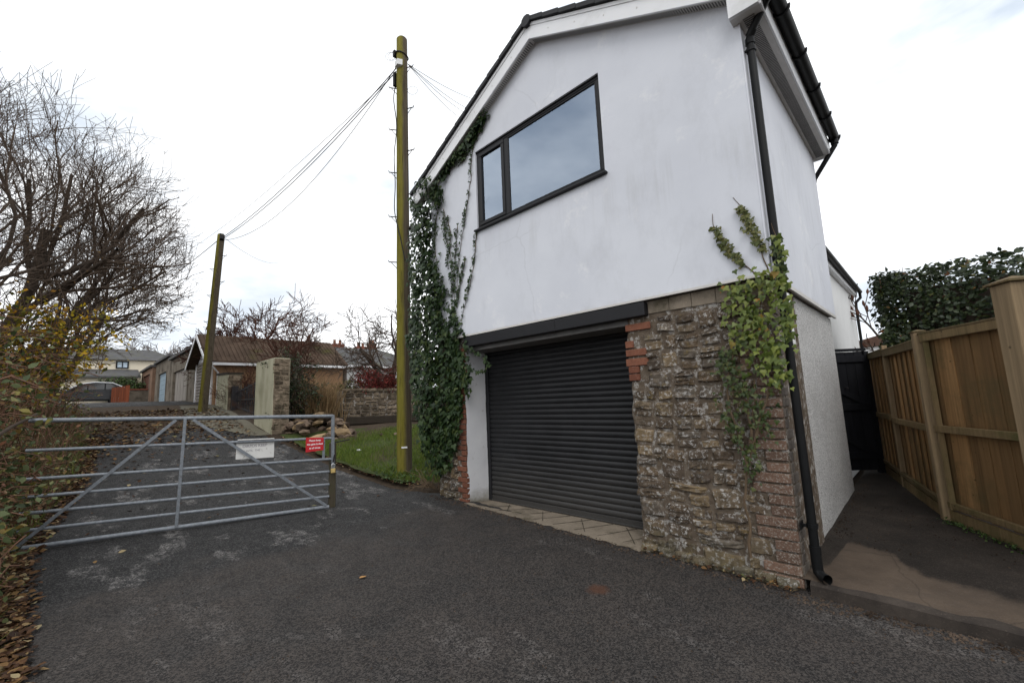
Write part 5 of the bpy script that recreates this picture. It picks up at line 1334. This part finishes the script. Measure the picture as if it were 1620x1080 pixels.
# distant bare trees by the yard
for k, (px, py, D, hgt, sd_, lab) in enumerate(((272, 560, 40, 5.2, 41, 'distant bare tree rising behind the flat garages'), (240, 560, 46, 6.0, 42, 'distant bare tree behind the cream house roof'), (325, 545, 44, 4.2, 43, 'small distant bare tree behind the pitched garage ridge'))):
    b_ = at_depth(px, py, D); b_.z = 2.2
    tree(lab, 'tree', b_, [((0, 0, 0), (0, .1, 1), hgt*.62, .2), ((.2, .2, 0), (.1, .4, 1), hgt*.55, .15)], 5, (5, 5, 5, 4), (.5, .78), .10, .05, .014, sd_, 'bark', 'twig_bark', 'distant bare trees')
def at_far(px, D, z): p = at_depth(px, 600, D); p.z = z; return p
tree('bare apple tree with reddish twigs behind the mossy garage roof', 'tree', at_far(415, 21.5, 1.6), [((0, 0, 0), (.1, .15, 1), 3.0, .15), ((0, .2, 0), (-.2, -.5, .9), 2.6, .11)], 5, (6, 6, 6, 5), (.45, .75), .14, .02, .011, 51, 'bark', 'red_twig', 'garden trees', ('tree_leaf', 250, .07, 9, lambda p: True))
tree('pale barked bare tree in front of the tan garage wall', 'tree', at_far(450, 17.5, 1.2), [((0, 0, 0), (.12, .22, 1), 2.6, .10), ((0, .1, 0), (-.25, -.2, 1), 2.3, .08)], 5, (5, 5, 4, 4), (.45, .75), .14, .05, .008, 52, 'pale_bark', 'red_twig', 'garden trees')
tree('gnarled leafless fruit tree with upright shoots above the bungalow roof', 'tree', at_far(481, 20.5, 1.4), [((0, 0, 0), (0, .02, 1), 3.3, .13)], 4, (5, 6, 5), (.35, .6), .12, .10, .011, 53, 'bark', 'twig_bark', 'garden trees', None, 'bare_tree', (45, 80))
tree('bare tree with curving limbs left of the nearer telegraph pole', 'tree', at_far(614, 17.5, 1.0), [((0, 0, 0), (.0, 0, 1), 2.6, .16), ((0, 0, 1.4), (-.6, -.55, .9), 1.8, .09)], 5, (6, 5, 4, 3), (.5, .8), .12, .04, .009, 54, 'bark', 'twig_bark', 'garden trees', None, 'bare_tree', (35, 70))
shrub('dead brown bush against the tan garage wall', 'shrub', at_far(378, 16.4, 1.1), 7, 2.2, .8, 'tree_leaf', 120, .05, 61, 'red_twig', 'dead_bush', None, T_SMALL, 4, (6, 6, 4), .005)
shrub('dark evergreen ivy bush beside the tall cream pier', 'shrub', at_far(458, 13.6, .8), 7, 2.0, .75, 'evergreen_leaf', 3800, .075, 62, 'bark', 'evergreen_bush')
shrub('low dark evergreen bush below the dry grasses', 'shrub', at_far(500, 14.3, .75), 8, .95, .9, 'evergreen_leaf', 2600, .06, 66, 'bark', 'evergreen_bush')
shrub('yellow green bush on the stone wall left of the red shrub', 'shrub', at_far(556, 15.8, 1.5), 6, 1.0, .6, 'ivy_young', 1100, .07, 63, 'bark', 'green_bush')
shrub('dark red leaved shrub behind the garden wall', 'shrub', at_far(600, 16.6, 1.75), 11, 1.25, 1.15, 'red_leaf', 4200, .065, 64, 'red_twig', 'red_shrub')
shrub('clipped bright green hedge bush behind the parked car', 'hedge', (-43.4, 2.6, 2.4), 14, 1.9, 1.7, 'hedge_green', 5000, .16, 65, 'bark', 'green_hedge')
# tall dry grasses
dg = empty('dry_grass_clump', at_far(511, 13.7, .8), 'tall buff dry grasses standing before the garden wall', 'grass')
n = 800; c0 = np.array(at_far(505, 13.9, .8)); P = c0+np.stack([RNG.normal(0, .28, n), RNG.normal(0, .27, n), np.zeros(n)], 1)
leaves('grass_stem', T_BLADE, P, RNG.normal(0, 1, (n, 3))*np.array([1, 1, .05]), np.stack([RNG.normal(0, .18, n), RNG.normal(0, .18, n), np.ones(n)], 1), RNG.uniform(.8, 1.75, n), 'dry_grass', dg, wid=.022)

# hedge above the alley fence
hg = empty('laurel_hedge', (1.4, 9.6, 0), 'dense dark green laurel hedge rising behind the alley fence', 'hedge')
HP = [Vector((-.52, 9.45, 0)), Vector((5.5, 8.95, 0))]; hz = 3.30; TH = 2.0
HD = [HP[1]-HP[0]]; HN = [Vector((HD[0].y, -HD[0].x, 0)).normalized()]; HL = [HD[0].length]
n = 17000; P = []; N_ = []
while len(P) < n:
    f = rnd.random(); s_ = 0; t_ = rnd.random()**1.6; z = rnd.uniform(1.0, hz); bl = HP[s_].lerp(HP[s_+1], t_); nn = HN[s_].copy()
    u_ = t_*HL[0]
    wv = .10*math.sin(u_*2.4+z*1.5)+.06*math.sin(u_*6+z*4)+.04*math.sin(z*9+u_*3)
    top_ = hz+.05*math.sin(u_*3.1)+.05*math.sin(u_*7.7+1)
    if f < .62:
        zz_ = max(0, z-(hz-.35)); p = bl+nn*(wv-zz_*zz_*1.3); p.z = z
    elif f < .76:
        o_ = rnd.uniform(0, TH); p = HP[0]-HN[0]*o_+Vector((-.08*o_, 0, z)); p -= HD[0].normalized()*(-.1*math.sin(z*3+o_*4)); nn = -HD[0].normalized()
    else:
        o_ = rnd.uniform(.0, TH); p = bl-nn*o_; p.z = top_-.35*max(0, .3-o_); nn = Vector((nn.x*.2, nn.y*.2, 1))
    dp_ = rnd.random()**2*.25
    p = p-Vector(nn)*dp_; P.append((p.x+rnd.gauss(0, .03), p.y+rnd.gauss(0, .03), p.z+rnd.gauss(0, .03))); N_.append(tuple(nn+Vector((0, 0, .25))))
P = np.array(P); N_ = np.array(N_)
leaves('foliage', T_OVAL, P, N_+RNG.normal(0, .6, (n, 3)), RNG.normal(0, .8, (n, 3))+N_*.4, RNG.uniform(.045, .10, n), 'laurel_leaf', hg, 300)
m = MB()
for s_ in (0,):
    a_, b_ = HP[s_]-HN[s_]*.28+Vector((.3, 0, 0)), HP[s_+1]-HN[s_]*.28
    m.prism([a_+Vector((0, 0, 0)), b_+Vector((0, 0, 0)), b_+Vector((0, 0, hz-.3)), a_+Vector((0, 0, hz-.3))], -HN[s_]*(TH-.4))
o = m.build('inner_branches', M['bark'], hg); o['kind'] = 'stuff'
pk = RNG.integers(0, n, 70); Q = P[pk]; Q = Q[Q[:, 2] > hz-.15]
segs_mesh('shoot', Q-np.array([0, 0, .15]), Q+np.array([0, 0, .12]), np.full(len(Q), .005), np.full(len(Q), .003), 4, 'bramble_stem', hg)['kind'] = 'stuff'
# sumac with dark seed heads beyond the gate
su = empty('sumac_tree', at_far(1378, 10.8, 1.5), 'bare branching shrub with dark red seed heads between extension and hedge', 'shrub')
b0 = at_depth(1392, 535, 10.8); st = []
S, tips = grow(77, [(b0, Vector(at_depth(1350, 490, 10.8))-b0, .75, .028), (b0+Vector((0, 0, -.3)), Vector(at_depth(1340, 545, 10.8))-b0, .6, .02)], 3, (4, 3), (.55, .9), .12, .10, .010, (25, 60))
segs_mesh('branch', [tuple(x[0]) for x in S], [tuple(x[1]) for x in S], [x[2] for x in S], [x[3] for x in S], 5, 'bark', su)['kind'] = 'stuff'
for p, d, lev in tips[:14]:
    m = MB(); up = (d+Vector((0, 0, 1))).normalized(); m.tube([p, p+up*.05, p+up*.11, p+up*.16], [.012, .032, .028, .006], 7); m.build('seed_head', M['door_brown'], su, True)

# ------------------------------------------------------------------ ivy on the house
def in_poly(p, poly):
    x, y = p; c = False; j = len(poly)-1
    for i in range(len(poly)):
        if (poly[i][1] > y) != (poly[j][1] > y) and x < (poly[j][0]-poly[i][0])*(y-poly[i][1])/(poly[j][1]-poly[i][1])+poly[i][0]: c = not c
        j = i
    return c
def wall_poly(pts, Y): return [(on_plane(a, b_, Y).x, on_plane(a, b_, Y).z) for a, b_ in pts]
def fill(poly, n, seed):
    rr = random.Random(seed); xs_ = [p[0] for p in poly]; zs_ = [p[1] for p in poly]; out = []
    while len(out) < n:
        p = (rr.uniform(min(xs_), max(xs_)), rr.uniform(min(zs_), max(zs_)))
        q_ = (p[0]+rr.gauss(0, .035), p[1]+rr.gauss(0, .05))
        if in_poly(q_, poly): out.append(p)
    return out
def along(poly, n, wd, seed):
    rr = random.Random(seed); seg = [(Vector(a+(0,)), Vector(b_+(0,))) for a, b_ in zip(poly, poly[1:])]; Ls = [(b_-a).length for a, b_ in seg]; T_ = sum(Ls); out = []
    for k in range(n):
        t = rr.random()*T_; i = 0
        while i < len(Ls)-1 and t > Ls[i]: t -= Ls[i]; i += 1
        p = seg[i][0].lerp(seg[i][1], min(1, t/Ls[i])); w_ = wd if not hasattr(wd, '__len__') else wd[0]+(wd[1]-wd[0])*k/n
        out.append((p.x+rr.gauss(0, w_*.5), p.y+rr.gauss(0, w_*.3)))
    return out
def ivy_leaves(name, pts, thick, size, mat, parent, parts=0, lift=.02, seed=0, bias=None):
    n = len(pts); rg = np.random.default_rng(seed)
    yw_ = np.array([(YR if z > ZB else YS-.03) for x, z in pts]); out_ = rg.random(n)**1.3
    th = np.array([thick(x, z) if callable(thick) else thick for x, z in pts])
    P = np.stack([[p[0] for p in pts], yw_-lift-out_*th, [p[1] for p in pts]], 1)
    N_ = np.stack([rg.normal(0, .38, n), -np.ones(n), rg.normal(.28, .35, n)], 1); T_ = np.stack([rg.normal(0, .55, n), np.full(n, -.25), -np.ones(n)], 1)
    return leaves(name, T_IVY, P, N_, T_, rg.uniform(size[0], size[1], n), mat, parent, parts, wid=rg.uniform(.85, 1.15, n))
def stems(name, lines, r, parent, Y=None, mat='ivy_stem', lift=.008):
    m = MB()
    for ln in lines:
        pts = []
        for (a, b_), (c_, d_) in zip(ln, ln[1:]):
            for k in range(5): pts.append((a+(c_-a)*k/5, b_+(d_-b_)*k/5))
        pts.append(ln[-1])
        m.tube([((x+.008*math.sin(z*21+x*7)), (YR if z > ZB else YS-.03)-lift-.006*math.sin(z*17), z) for x, z in pts], [r*(1-.6*k/len(pts)) for k in range(len(pts))], 6)
    return m.build(name, M[mat], parent, True)
Yv = YR-.03
iv = empty('ivy_climber', (-6.0, 4.2, .1), 'dense dark green ivy climbing the left corner of the house up to the gable', 'ivy')
mass = wall_poly([(657, 318), (690, 278), (708, 264), (704, 300), (694, 340), (690, 385), (700, 430), (712, 470), (727, 515), (740, 560), (744, 600), (726, 640), (722, 690), (706, 740), (694, 752), (682, 715), (668, 672), (655, 620), (647, 560), (652, 470), (650, 400)], Yv)
pts = fill(mass, 6400, 5); pts = [p for p in pts if rnd.random() < .62+.55*math.sin(p[0]*11+p[1]*3.1+1.3*math.sin(p[1]*5))+max(0, (3.2-p[1])*.25)]
thk = lambda x, z: .05+.20*math.exp(-((x+6.15)/.45)**2)
ivy_leaves('foliage', pts, thk, (.055, .105), 'ivy_dark', iv, 120, seed=2)
n = 2200; zz_ = RNG.uniform(.55, 5.0, n); xx_ = XL-.05-.28*RNG.random(n)**1.3*np.clip((5.6-zz_)/1.5, .3, 1); yy_ = 4.28+.75*RNG.random(n)**1.3
leaves('side_foliage', T_IVY, np.stack([xx_, yy_, zz_], 1), np.stack([-np.ones(n), -.5+RNG.normal(0, .5, n), RNG.normal(.3, .4, n)], 1), np.stack([RNG.normal(0, .5, n), RNG.normal(0, .5, n), -np.ones(n)], 1), RNG.uniform(.055, .105, n), 'ivy_dark', iv)
band = wall_poly([(664, 318), (690, 286), (712, 262), (738, 232), (758, 200), (768, 182)], Yv)
p2 = along(band, 620, (.13, .04), 6); p2 = [p for p in p2]
ivy_leaves('gable_foliage', p2, .10, (.05, .09), 'ivy_dark', iv, seed=3)
strands = [[(752, 206), (744, 248), (743, 285), (738, 320), (733, 350), (726, 395), (722, 440), (720, 480)], [(752, 368), (750, 400), (745, 435), (738, 465), (728, 505)], [(700, 330), (703, 370), (712, 405), (714, 470)], [(690, 330), (686, 380), (690, 430)], [(722, 355), (719, 400), (716, 450), (718, 500)], [(735, 405), (728, 440), (722, 480)], [(706, 340), (712, 375), (706, 420)], [(768, 182), (760, 206), (748, 226), (734, 250), (722, 262)]]
sw = [wall_poly(s, Yv) for s in strands]; stems('stem', sw, .007, iv)
p3 = []
for i, s in enumerate(sw): p3 += along(s, [150, 80, 120, 100, 130, 80, 90, 90][i], .035 if i in (0, 1) else .055, 70+i)
ivy_leaves('strand_foliage', p3, .03, (.028, .06), 'ivy_dark', iv, seed=4)
p4 = along(wall_poly([(735, 545), (748, 556), (762, 562), (770, 578)], YR-.05), 60, .06, 90)+along(wall_poly([(735, 580), (752, 588), (766, 584)], YR-.05), 40, .05, 91)
ivy_leaves('lintel_foliage', p4, .06, (.03, .06), 'ivy_dark', iv, lift=.04, seed=5)
ivr = empty('ivy_climber', (-1.15, 4.3, 0), 'yellow green ivy growing up the right end of the stone wall by the downpipe', 'ivy')
ivr['label'] = 'yellow green ivy growing up the right end of the stone wall by the downpipe'
upper = wall_poly([(1140, 452), (1165, 440), (1205, 434), (1225, 412), (1228, 380), (1238, 362), (1244, 420), (1251, 445), (1254, 540), (1253, 585), (1240, 612), (1214, 620), (1195, 590), (1178, 560), (1150, 520), (1142, 480)], YR-.05)
lower = wall_poly([(1138, 560), (1165, 545), (1200, 600), (1236, 610), (1226, 650), (1212, 700), (1200, 748), (1190, 776), (1180, 735), (1168, 700), (1150, 672), (1132, 640), (1132, 590)], YR)
pu = fill(upper, 640, 15); pu = [p for p in pu if rnd.random() < .8+.4*math.sin(p[0]*23+p[1]*7)]
ivy_leaves('foliage', pu, .09, (.030, .076), 'ivy_bright', ivr, 230, lift=.03, seed=11)
pl = fill(lower, 760, 16); pl = [p for p in pl if rnd.random() < .55+.45*math.sin(p[0]*19+p[1]*9)]
ivy_leaves('lower_foliage', pl, .055, (.020, .052), 'ivy_mid', ivr, 70, lift=.03, seed=12)
sp = [[(1196, 436), (1176, 418), (1155, 398), (1140, 380), (1130, 358), (1125, 338)], [(1214, 428), (1205, 395), (1192, 370), (1180, 346), (1170, 326), (1160, 311)], [(1236, 440), (1232, 400), (1226, 372), (1221, 352)]]
sps = [wall_poly(s, YR-.02) for s in sp]; stems('sprig_stem', sps, .006, ivr)
for i, (s, cnt) in enumerate(zip(sps, (120, 130, 70))):
    s2 = s[1:-1] if i < 2 else s[:-1]
    ivy_leaves('sprig_foliage', along(s2, cnt, .045, 40+i), .035, (.03, .052), 'ivy_young' if i < 2 else 'ivy_mid', ivr, seed=20+i, lift=.015)
trunk = [[(1188, 880), (1186, 820), (1178, 790), (1184, 740), (1196, 690), (1193, 650), (1196, 600)], [(1184, 740), (1172, 700), (1160, 660), (1150, 620), (1160, 560)], [(1196, 690), (1210, 640), (1222, 600)], [(1190, 700), (1186, 650), (1180, 610)]]
stems('woody_stem', [wall_poly(s, YS-.05) for s in trunk], .013, ivr, lift=.035)

# ------------------------------------------------------------------ bramble bank, bracken, leaf litter, grass
def bank_pt(seed_n, x0, x1, dmax, pw=1.0):
    x = RNG.uniform(x0, x1, seed_n); l = np.array([lane_left(v) for v in x]); y = l-.12-dmax*RNG.random(seed_n)**pw
    z = np.array([terrain(a, b_) for a, b_ in zip(x, y)]); return x, y, z, l
def bank_h(x, y, l): return np.clip((l-y)*1.2+.20, .15, 1.15)*np.clip((-3.0-x)/2.2, .18, 1.0)
n = 2100; x, y, z, l = bank_pt(n, -19, -3.6, 3.2); x[1400:] = RNG.uniform(-9.5, -4.9, 700); l = np.array([lane_left(v) for v in x]); y[1400:] = l[1400:]-.10-1.6*RNG.random(700); z = np.array([terrain(a, b_) for a, b_ in zip(x, y)])
A = []; B = []; RA = []; RB = []; tips_ = []
for i in range(n):
    hgt = float(bank_h(x[i], y[i], l[i]))*rnd.uniform(.6, 1.55)*(1.25 if x[i] < -5.5 else 1); a = rnd.uniform(0, 6.28); rch = rnd.uniform(.2, .9)*hgt
    dx, dy = math.cos(a)*rch, math.sin(a)*rch
    if y[i]+dy > l[i]+.10: dy = -abs(dy)*.4
    prev = np.array([x[i], y[i], z[i]-.03]); r_ = rnd.uniform(.0025, .006)*(1.5 if rnd.random() < .15 else 1)
    for k in range(1, 7):
        t = k/6; q_ = np.array([x[i]+dx*t**1.4, y[i]+dy*t**1.4, z[i]+hgt*(1.5*t-.62*t*t*t*1.1)])+RNG.normal(0, .012, 3)
        A.append(prev); B.append(q_); RA.append(r_); RB.append(r_*.9); prev = q_; tips_.append(q_)
o = segs_mesh('bramble_stems', A, B, RA, RB, 4, 'bramble_stem'); tag(o, 'tangle of thin arching brown bramble stems on the bank left of the lane', 'bramble', None, 'stuff')
tp = np.array(tips_); sel = np.concatenate([RNG.integers(0, len(tp), 11000), RNG.integers(1400*6, len(tp), 7500)]); P = tp[sel]+RNG.normal(0, .06, (18500, 3))
keep = (P[:, 0] < -3.4)
P = P[keep]; k = len(P)
green = (np.sin(P[:, 0]*1.7+1)+np.sin(P[:, 1]*2.3+P[:, 0])+RNG.normal(0, .7, k)+(P[:, 2]-1.0)*.5) > -.9
for msk, nm, mat, lab, sz in ((green, 'bramble_leaves', 'bramble_leaf', 'grey green bramble leaves covering the bank left of the lane', (.045, .10)), (~green, 'dead_bramble_leaves', 'bracken', 'withered brown leaves among the brambles left of the lane', (.03, .07))):
    Q = P[msk]; j = len(Q); o = leaves(nm, T_OVAL, Q, RNG.normal(0, .6, (j, 3))+np.array([0, .1, .8]), RNG.normal(0, 1, (j, 3)), RNG.uniform(sz[0], sz[1], j), mat); tag(o, lab, 'bramble', None, 'stuff')
# bracken and dry grass blades
n = 6500; x, y, z, l = bank_pt(n, -18, -3.4, 2.6, 1.3); hg_ = bank_h(x, y, l)
o = leaves('dry_bank_grass', T_BLADE, np.stack([x, y, z-.02], 1), RNG.normal(0, 1, (n, 3))*np.array([1, 1, .1]), np.stack([RNG.normal(0, .6, n), RNG.normal(.15, .6, n), np.ones(n)], 1), RNG.uniform(.25, .8, n)*np.clip(hg_, .25, 1), 'bank_straw', wid=.022); tag(o, 'dry russet grass and bracken along the lane edge bank', 'grass', None, 'stuff')
n = 2600; x, y, z, l = bank_pt(n, -18, -3.6, 2.0, 1.3)
o = leaves('bank_grass', T_BLADE, np.stack([x, y, z-.02], 1), RNG.normal(0, 1, (n, 3))*np.array([1, 1, .1]), np.stack([RNG.normal(0, .5, n), RNG.normal(.1, .5, n), np.ones(n)], 1), RNG.uniform(.15, .4, n), 'grass_blade', wid=.03); tag(o, 'thin green grass growing through the lane edge bank', 'grass', None, 'stuff')
# dead stick across the gate corner
m = MB(); a, c_ = at_depth(-30, 705, 4.2), at_depth(58, 655, 5.0); m.tube([a, a.lerp(c_, .5)+Vector((0, 0, .02)), c_], [.022, .018, .014], 7); o = m.build('fallen_branch', M['bark'], None, True); tag(o, 'thick dark dead stick leaning by the hinge end of the field gate', 'branch')
# leaf litter
def litter(name, x, y, z, size, label, mat='litter_leaf'):
    n = len(x); o = leaves(name, T_OVAL, np.stack([x, y, z], 1), RNG.normal(0, .25, (n, 3))+np.array([0, 0, 1]), RNG.normal(0, 1, (n, 3))*np.array([1, 1, .1]), RNG.uniform(size[0], size[1], n), mat); return tag(o, label, 'fallen leaves', None, 'stuff')
n = 4200; x = RNG.uniform(-14.5, -3.4, n); l = np.array([lane_left(v) for v in x]); y = l+.10-np.abs(RNG.normal(0, .20, n))*np.clip((-x-2)/5, .35, 1)+RNG.normal(0, .03, n)
z = np.array([max(terrain(a, b_), H(a) if b_ > c_ else -9)+.012 for a, b_, c_ in zip(x, y, l)])+RNG.random(n)*.02
litter('edge_leaf_litter', x, y, z, (.035, .085), 'drift of brown and yellow fallen leaves along the left edge of the lane')
n = 4200; x = RNG.uniform(-19.5, -10.8, n); l = np.array([lane_left(v) for v in x]); rt = np.array([lane_right(v) for v in x]); t = np.where(x > -14.8, RNG.random(n)**2.6, RNG.random(n)); y = l+t*(rt-l)
keep = RNG.random(n) < np.clip((-x-10.8)/3.0, .0, 1)*np.where(x < -13.2, 1, .35); x, y = x[keep], y[keep]
z = np.array([H(v)+.014 for v in x]); litter('track_leaf_litter', x, y, z, (.06, .13), 'fallen brown leaves covering the rising track beyond the gate')
n = 260; x = RNG.uniform(-12, -6.2, n); y = RNG.uniform(.2, 3.9, n); keep = RNG.random(n) < np.clip((-x-5.5)/6, .1, 1)*.8; x, y = x[keep], y[keep]
litter('road_leaf_litter', x, y, np.array([H(v)+.010 for v in x]), (.04, .09), 'fallen leaves scattered over the asphalt behind the gate')
n = 700; x = np.concatenate([RNG.uniform(-12.8, -6.2, n-100), RNG.uniform(-2.4, -1.0, 100)]); y = np.array([(lane_right(v)+.05 if v < -6.2 else YS-.05) for v in x])+np.abs(RNG.normal(0, .10, n))*np.where(x < -6.2, 1, -.5)
litter('verge_leaf_litter', x, y, np.array([H(v)+.02+(.05 if v < -6.2 else .0) for v in x])+RNG.random(n)*.03, (.02, .06), 'dead leaves and crumbs along the right edge of the road')
for k, (px, py, s, lab) in enumerate(((568, 916, .075, 'orange fallen leaf alone on the asphalt before the garage'), (68, 903, .06, 'pale fallen leaf on the road near the left edge'), (430, 700, .08, 'yellow fallen leaf on the road behind the white sign'), (1178, 836, .07, 'small fallen leaf near the stone wall foot'))[:2]):
    p = px_ground(px, py); V0, F0 = T_OVAL; a = k*1.3; me = bpy.data.meshes.new('fallen_leaf')
    me.from_pydata([(p.x+s*(v[0]*math.cos(a)-v[1]*math.sin(a)), p.y+s*(v[0]*math.sin(a)+v[1]*math.cos(a)), p.z+.012+s*v[2]*.6) for v in V0], [], F0); o = link('fallen_leaf', me, M['log_cut' if k == 0 else 'dry_grass']); tag(o, lab, 'leaf')
# grit and debris
def grit(name, n, fx, label, size, mat='rubble'):
    x, y, z = fx(n); k = len(x)
    V0 = (np.array([(1, 0, 0), (-.5, .8, 0), (-.5, -.8, 0), (0, 0, .8)]), [(0, 1, 3), (1, 2, 3), (2, 0, 3)])
    o = leaves(name, V0, np.stack([x, y, z], 1), RNG.normal(0, .2, (k, 3))+np.array([0, 0, 1]), RNG.normal(0, 1, (k, 3))*np.array([1, 1, .05]), RNG.uniform(size[0], size[1], k), mat); tag(o, label, 'grit', None, 'stuff')
def f_edge(n):
    x = np.concatenate([RNG.uniform(-6.2, -1.0, n//2), RNG.uniform(-1.0, 1.2, n-n//2)]); y = np.where(x < -1.0, 4.33, 4.32-.02*(x+1))-np.abs(RNG.normal(0, .10, n)); return x, y, np.array([H(v) for v in x])+.002
grit('edge_grit', 1400, f_edge, 'grit and crumbs gathered along the foot of the stone wall and kerb', (.004, .018))
def f_road(n):
    x = RNG.uniform(-6.5, .8, n); y = RNG.uniform(.5, 4.2, n); return x, y, np.array([H(v) for v in x])+.002
grit('road_grit', 900, f_road, 'loose grit scattered over the asphalt before the garage', (.003, .009))
def f_alley(n):
    x = RNG.uniform(-.95, .6, n); y = RNG.uniform(5.4, 8.4, n); k = (x < (-.08-.25*(y-6.81)/.97 if False else 9)); x = np.where(RNG.random(n) < .45, -.97+np.abs(RNG.normal(0, .06, n)), x); return x, y, np.array([alley_z(b_) for b_ in y])+.008
grit('alley_grit', 900, f_alley, 'grit and dirt lying on the alley concrete', (.003, .014))
n = 420; t = RNG.random(n); x = FB[0]+.05+t*.8-np.abs(RNG.normal(0, .05, n))-.04; y = FB[1]-.08-t*1.27-np.abs(RNG.normal(0, .05, n))
o = leaves('alley_weeds', T_OVAL, np.stack([x, y, np.array([alley_z(v) for v in y])+.015+RNG.random(n)*.04], 1), RNG.normal(0, .6, (n, 3))+np.array([0, 0, 1]), RNG.normal(0, 1, (n, 3)), RNG.uniform(.012, .035, n), 'hedge_green'); tag(o, 'small green weeds along the foot of the timber fence', 'weeds', None, 'stuff')
# grass patch
n = 30000; x = RNG.uniform(-12.6, -6.5, n); rt = np.array([lane_right(v) for v in x]); y = rt+.22+RNG.random(n)**1.15*4.2
keep = (y < 9) & ~((x > -6.25) & (y > 4.2)) & (np.sin(x*3.1)+np.sin(y*2.7+x)+RNG.normal(0, .8, n) > -1.15) & ~((np.hypot((x+13)/1.5, (y-5.1)/1.0) < 1))
x, y = x[keep], y[keep]; n = len(x)
o = leaves('lawn_grass', T_BLADE, np.stack([x, y, np.array([H(v)+.095 for v in x])], 1), RNG.normal(0, 1, (n, 3))*np.array([1, 1, .1]), np.stack([RNG.normal(0, .5, n), RNG.normal(0, .5, n), np.ones(n)], 1), RNG.uniform(.05, .14, n), 'grass_blade', wid=.09); tag(o, 'rough green grass patch between the lane and the garden wall', 'grass', None, 'stuff')
n = 500; c0 = np.array([-7.5, 4.45, 0.03]); x = c0[0]+RNG.normal(0, .35, n); y = c0[1]+RNG.normal(0, .25, n); keep = (y > 4.15) & (x < -6.3); x, y = x[keep], y[keep]; n = len(x)
o = leaves('weeds', T_OVAL, np.stack([x, y, np.array([H(v)+.08 for v in x])+RNG.random(n)*.08], 1), RNG.normal(0, .5, (n, 3))+np.array([0, 0, 1]), RNG.normal(0, 1, (n, 3)), RNG.uniform(.03, .08, n), 'hedge_green'); tag(o, 'low green weeds at the foot of the nearer telegraph pole', 'weeds', None, 'stuff')
# dry ivy roots at the corner
m = MB()
for k in range(16):
    b0 = Vector((-6.3+rnd.gauss(0, .12), 4.36+rnd.gauss(0, .04), .02)); pts = [b0]
    d = Vector((rnd.gauss(-.5, .4), rnd.gauss(-.2, .2), rnd.uniform(.2, 1)))
    for j in range(6): pts.append(pts[-1]+d*.10); d += Vector((rnd.gauss(0, .3), rnd.gauss(0, .2), rnd.gauss(-.18, .2)))
    m.tube([(p.x, p.y, max(p.z, H(p.x)+.02)) for p in pts], [.009-.001*j for j in range(7)], 5)
m.build('root', M['ivy_stem'], iv, True)
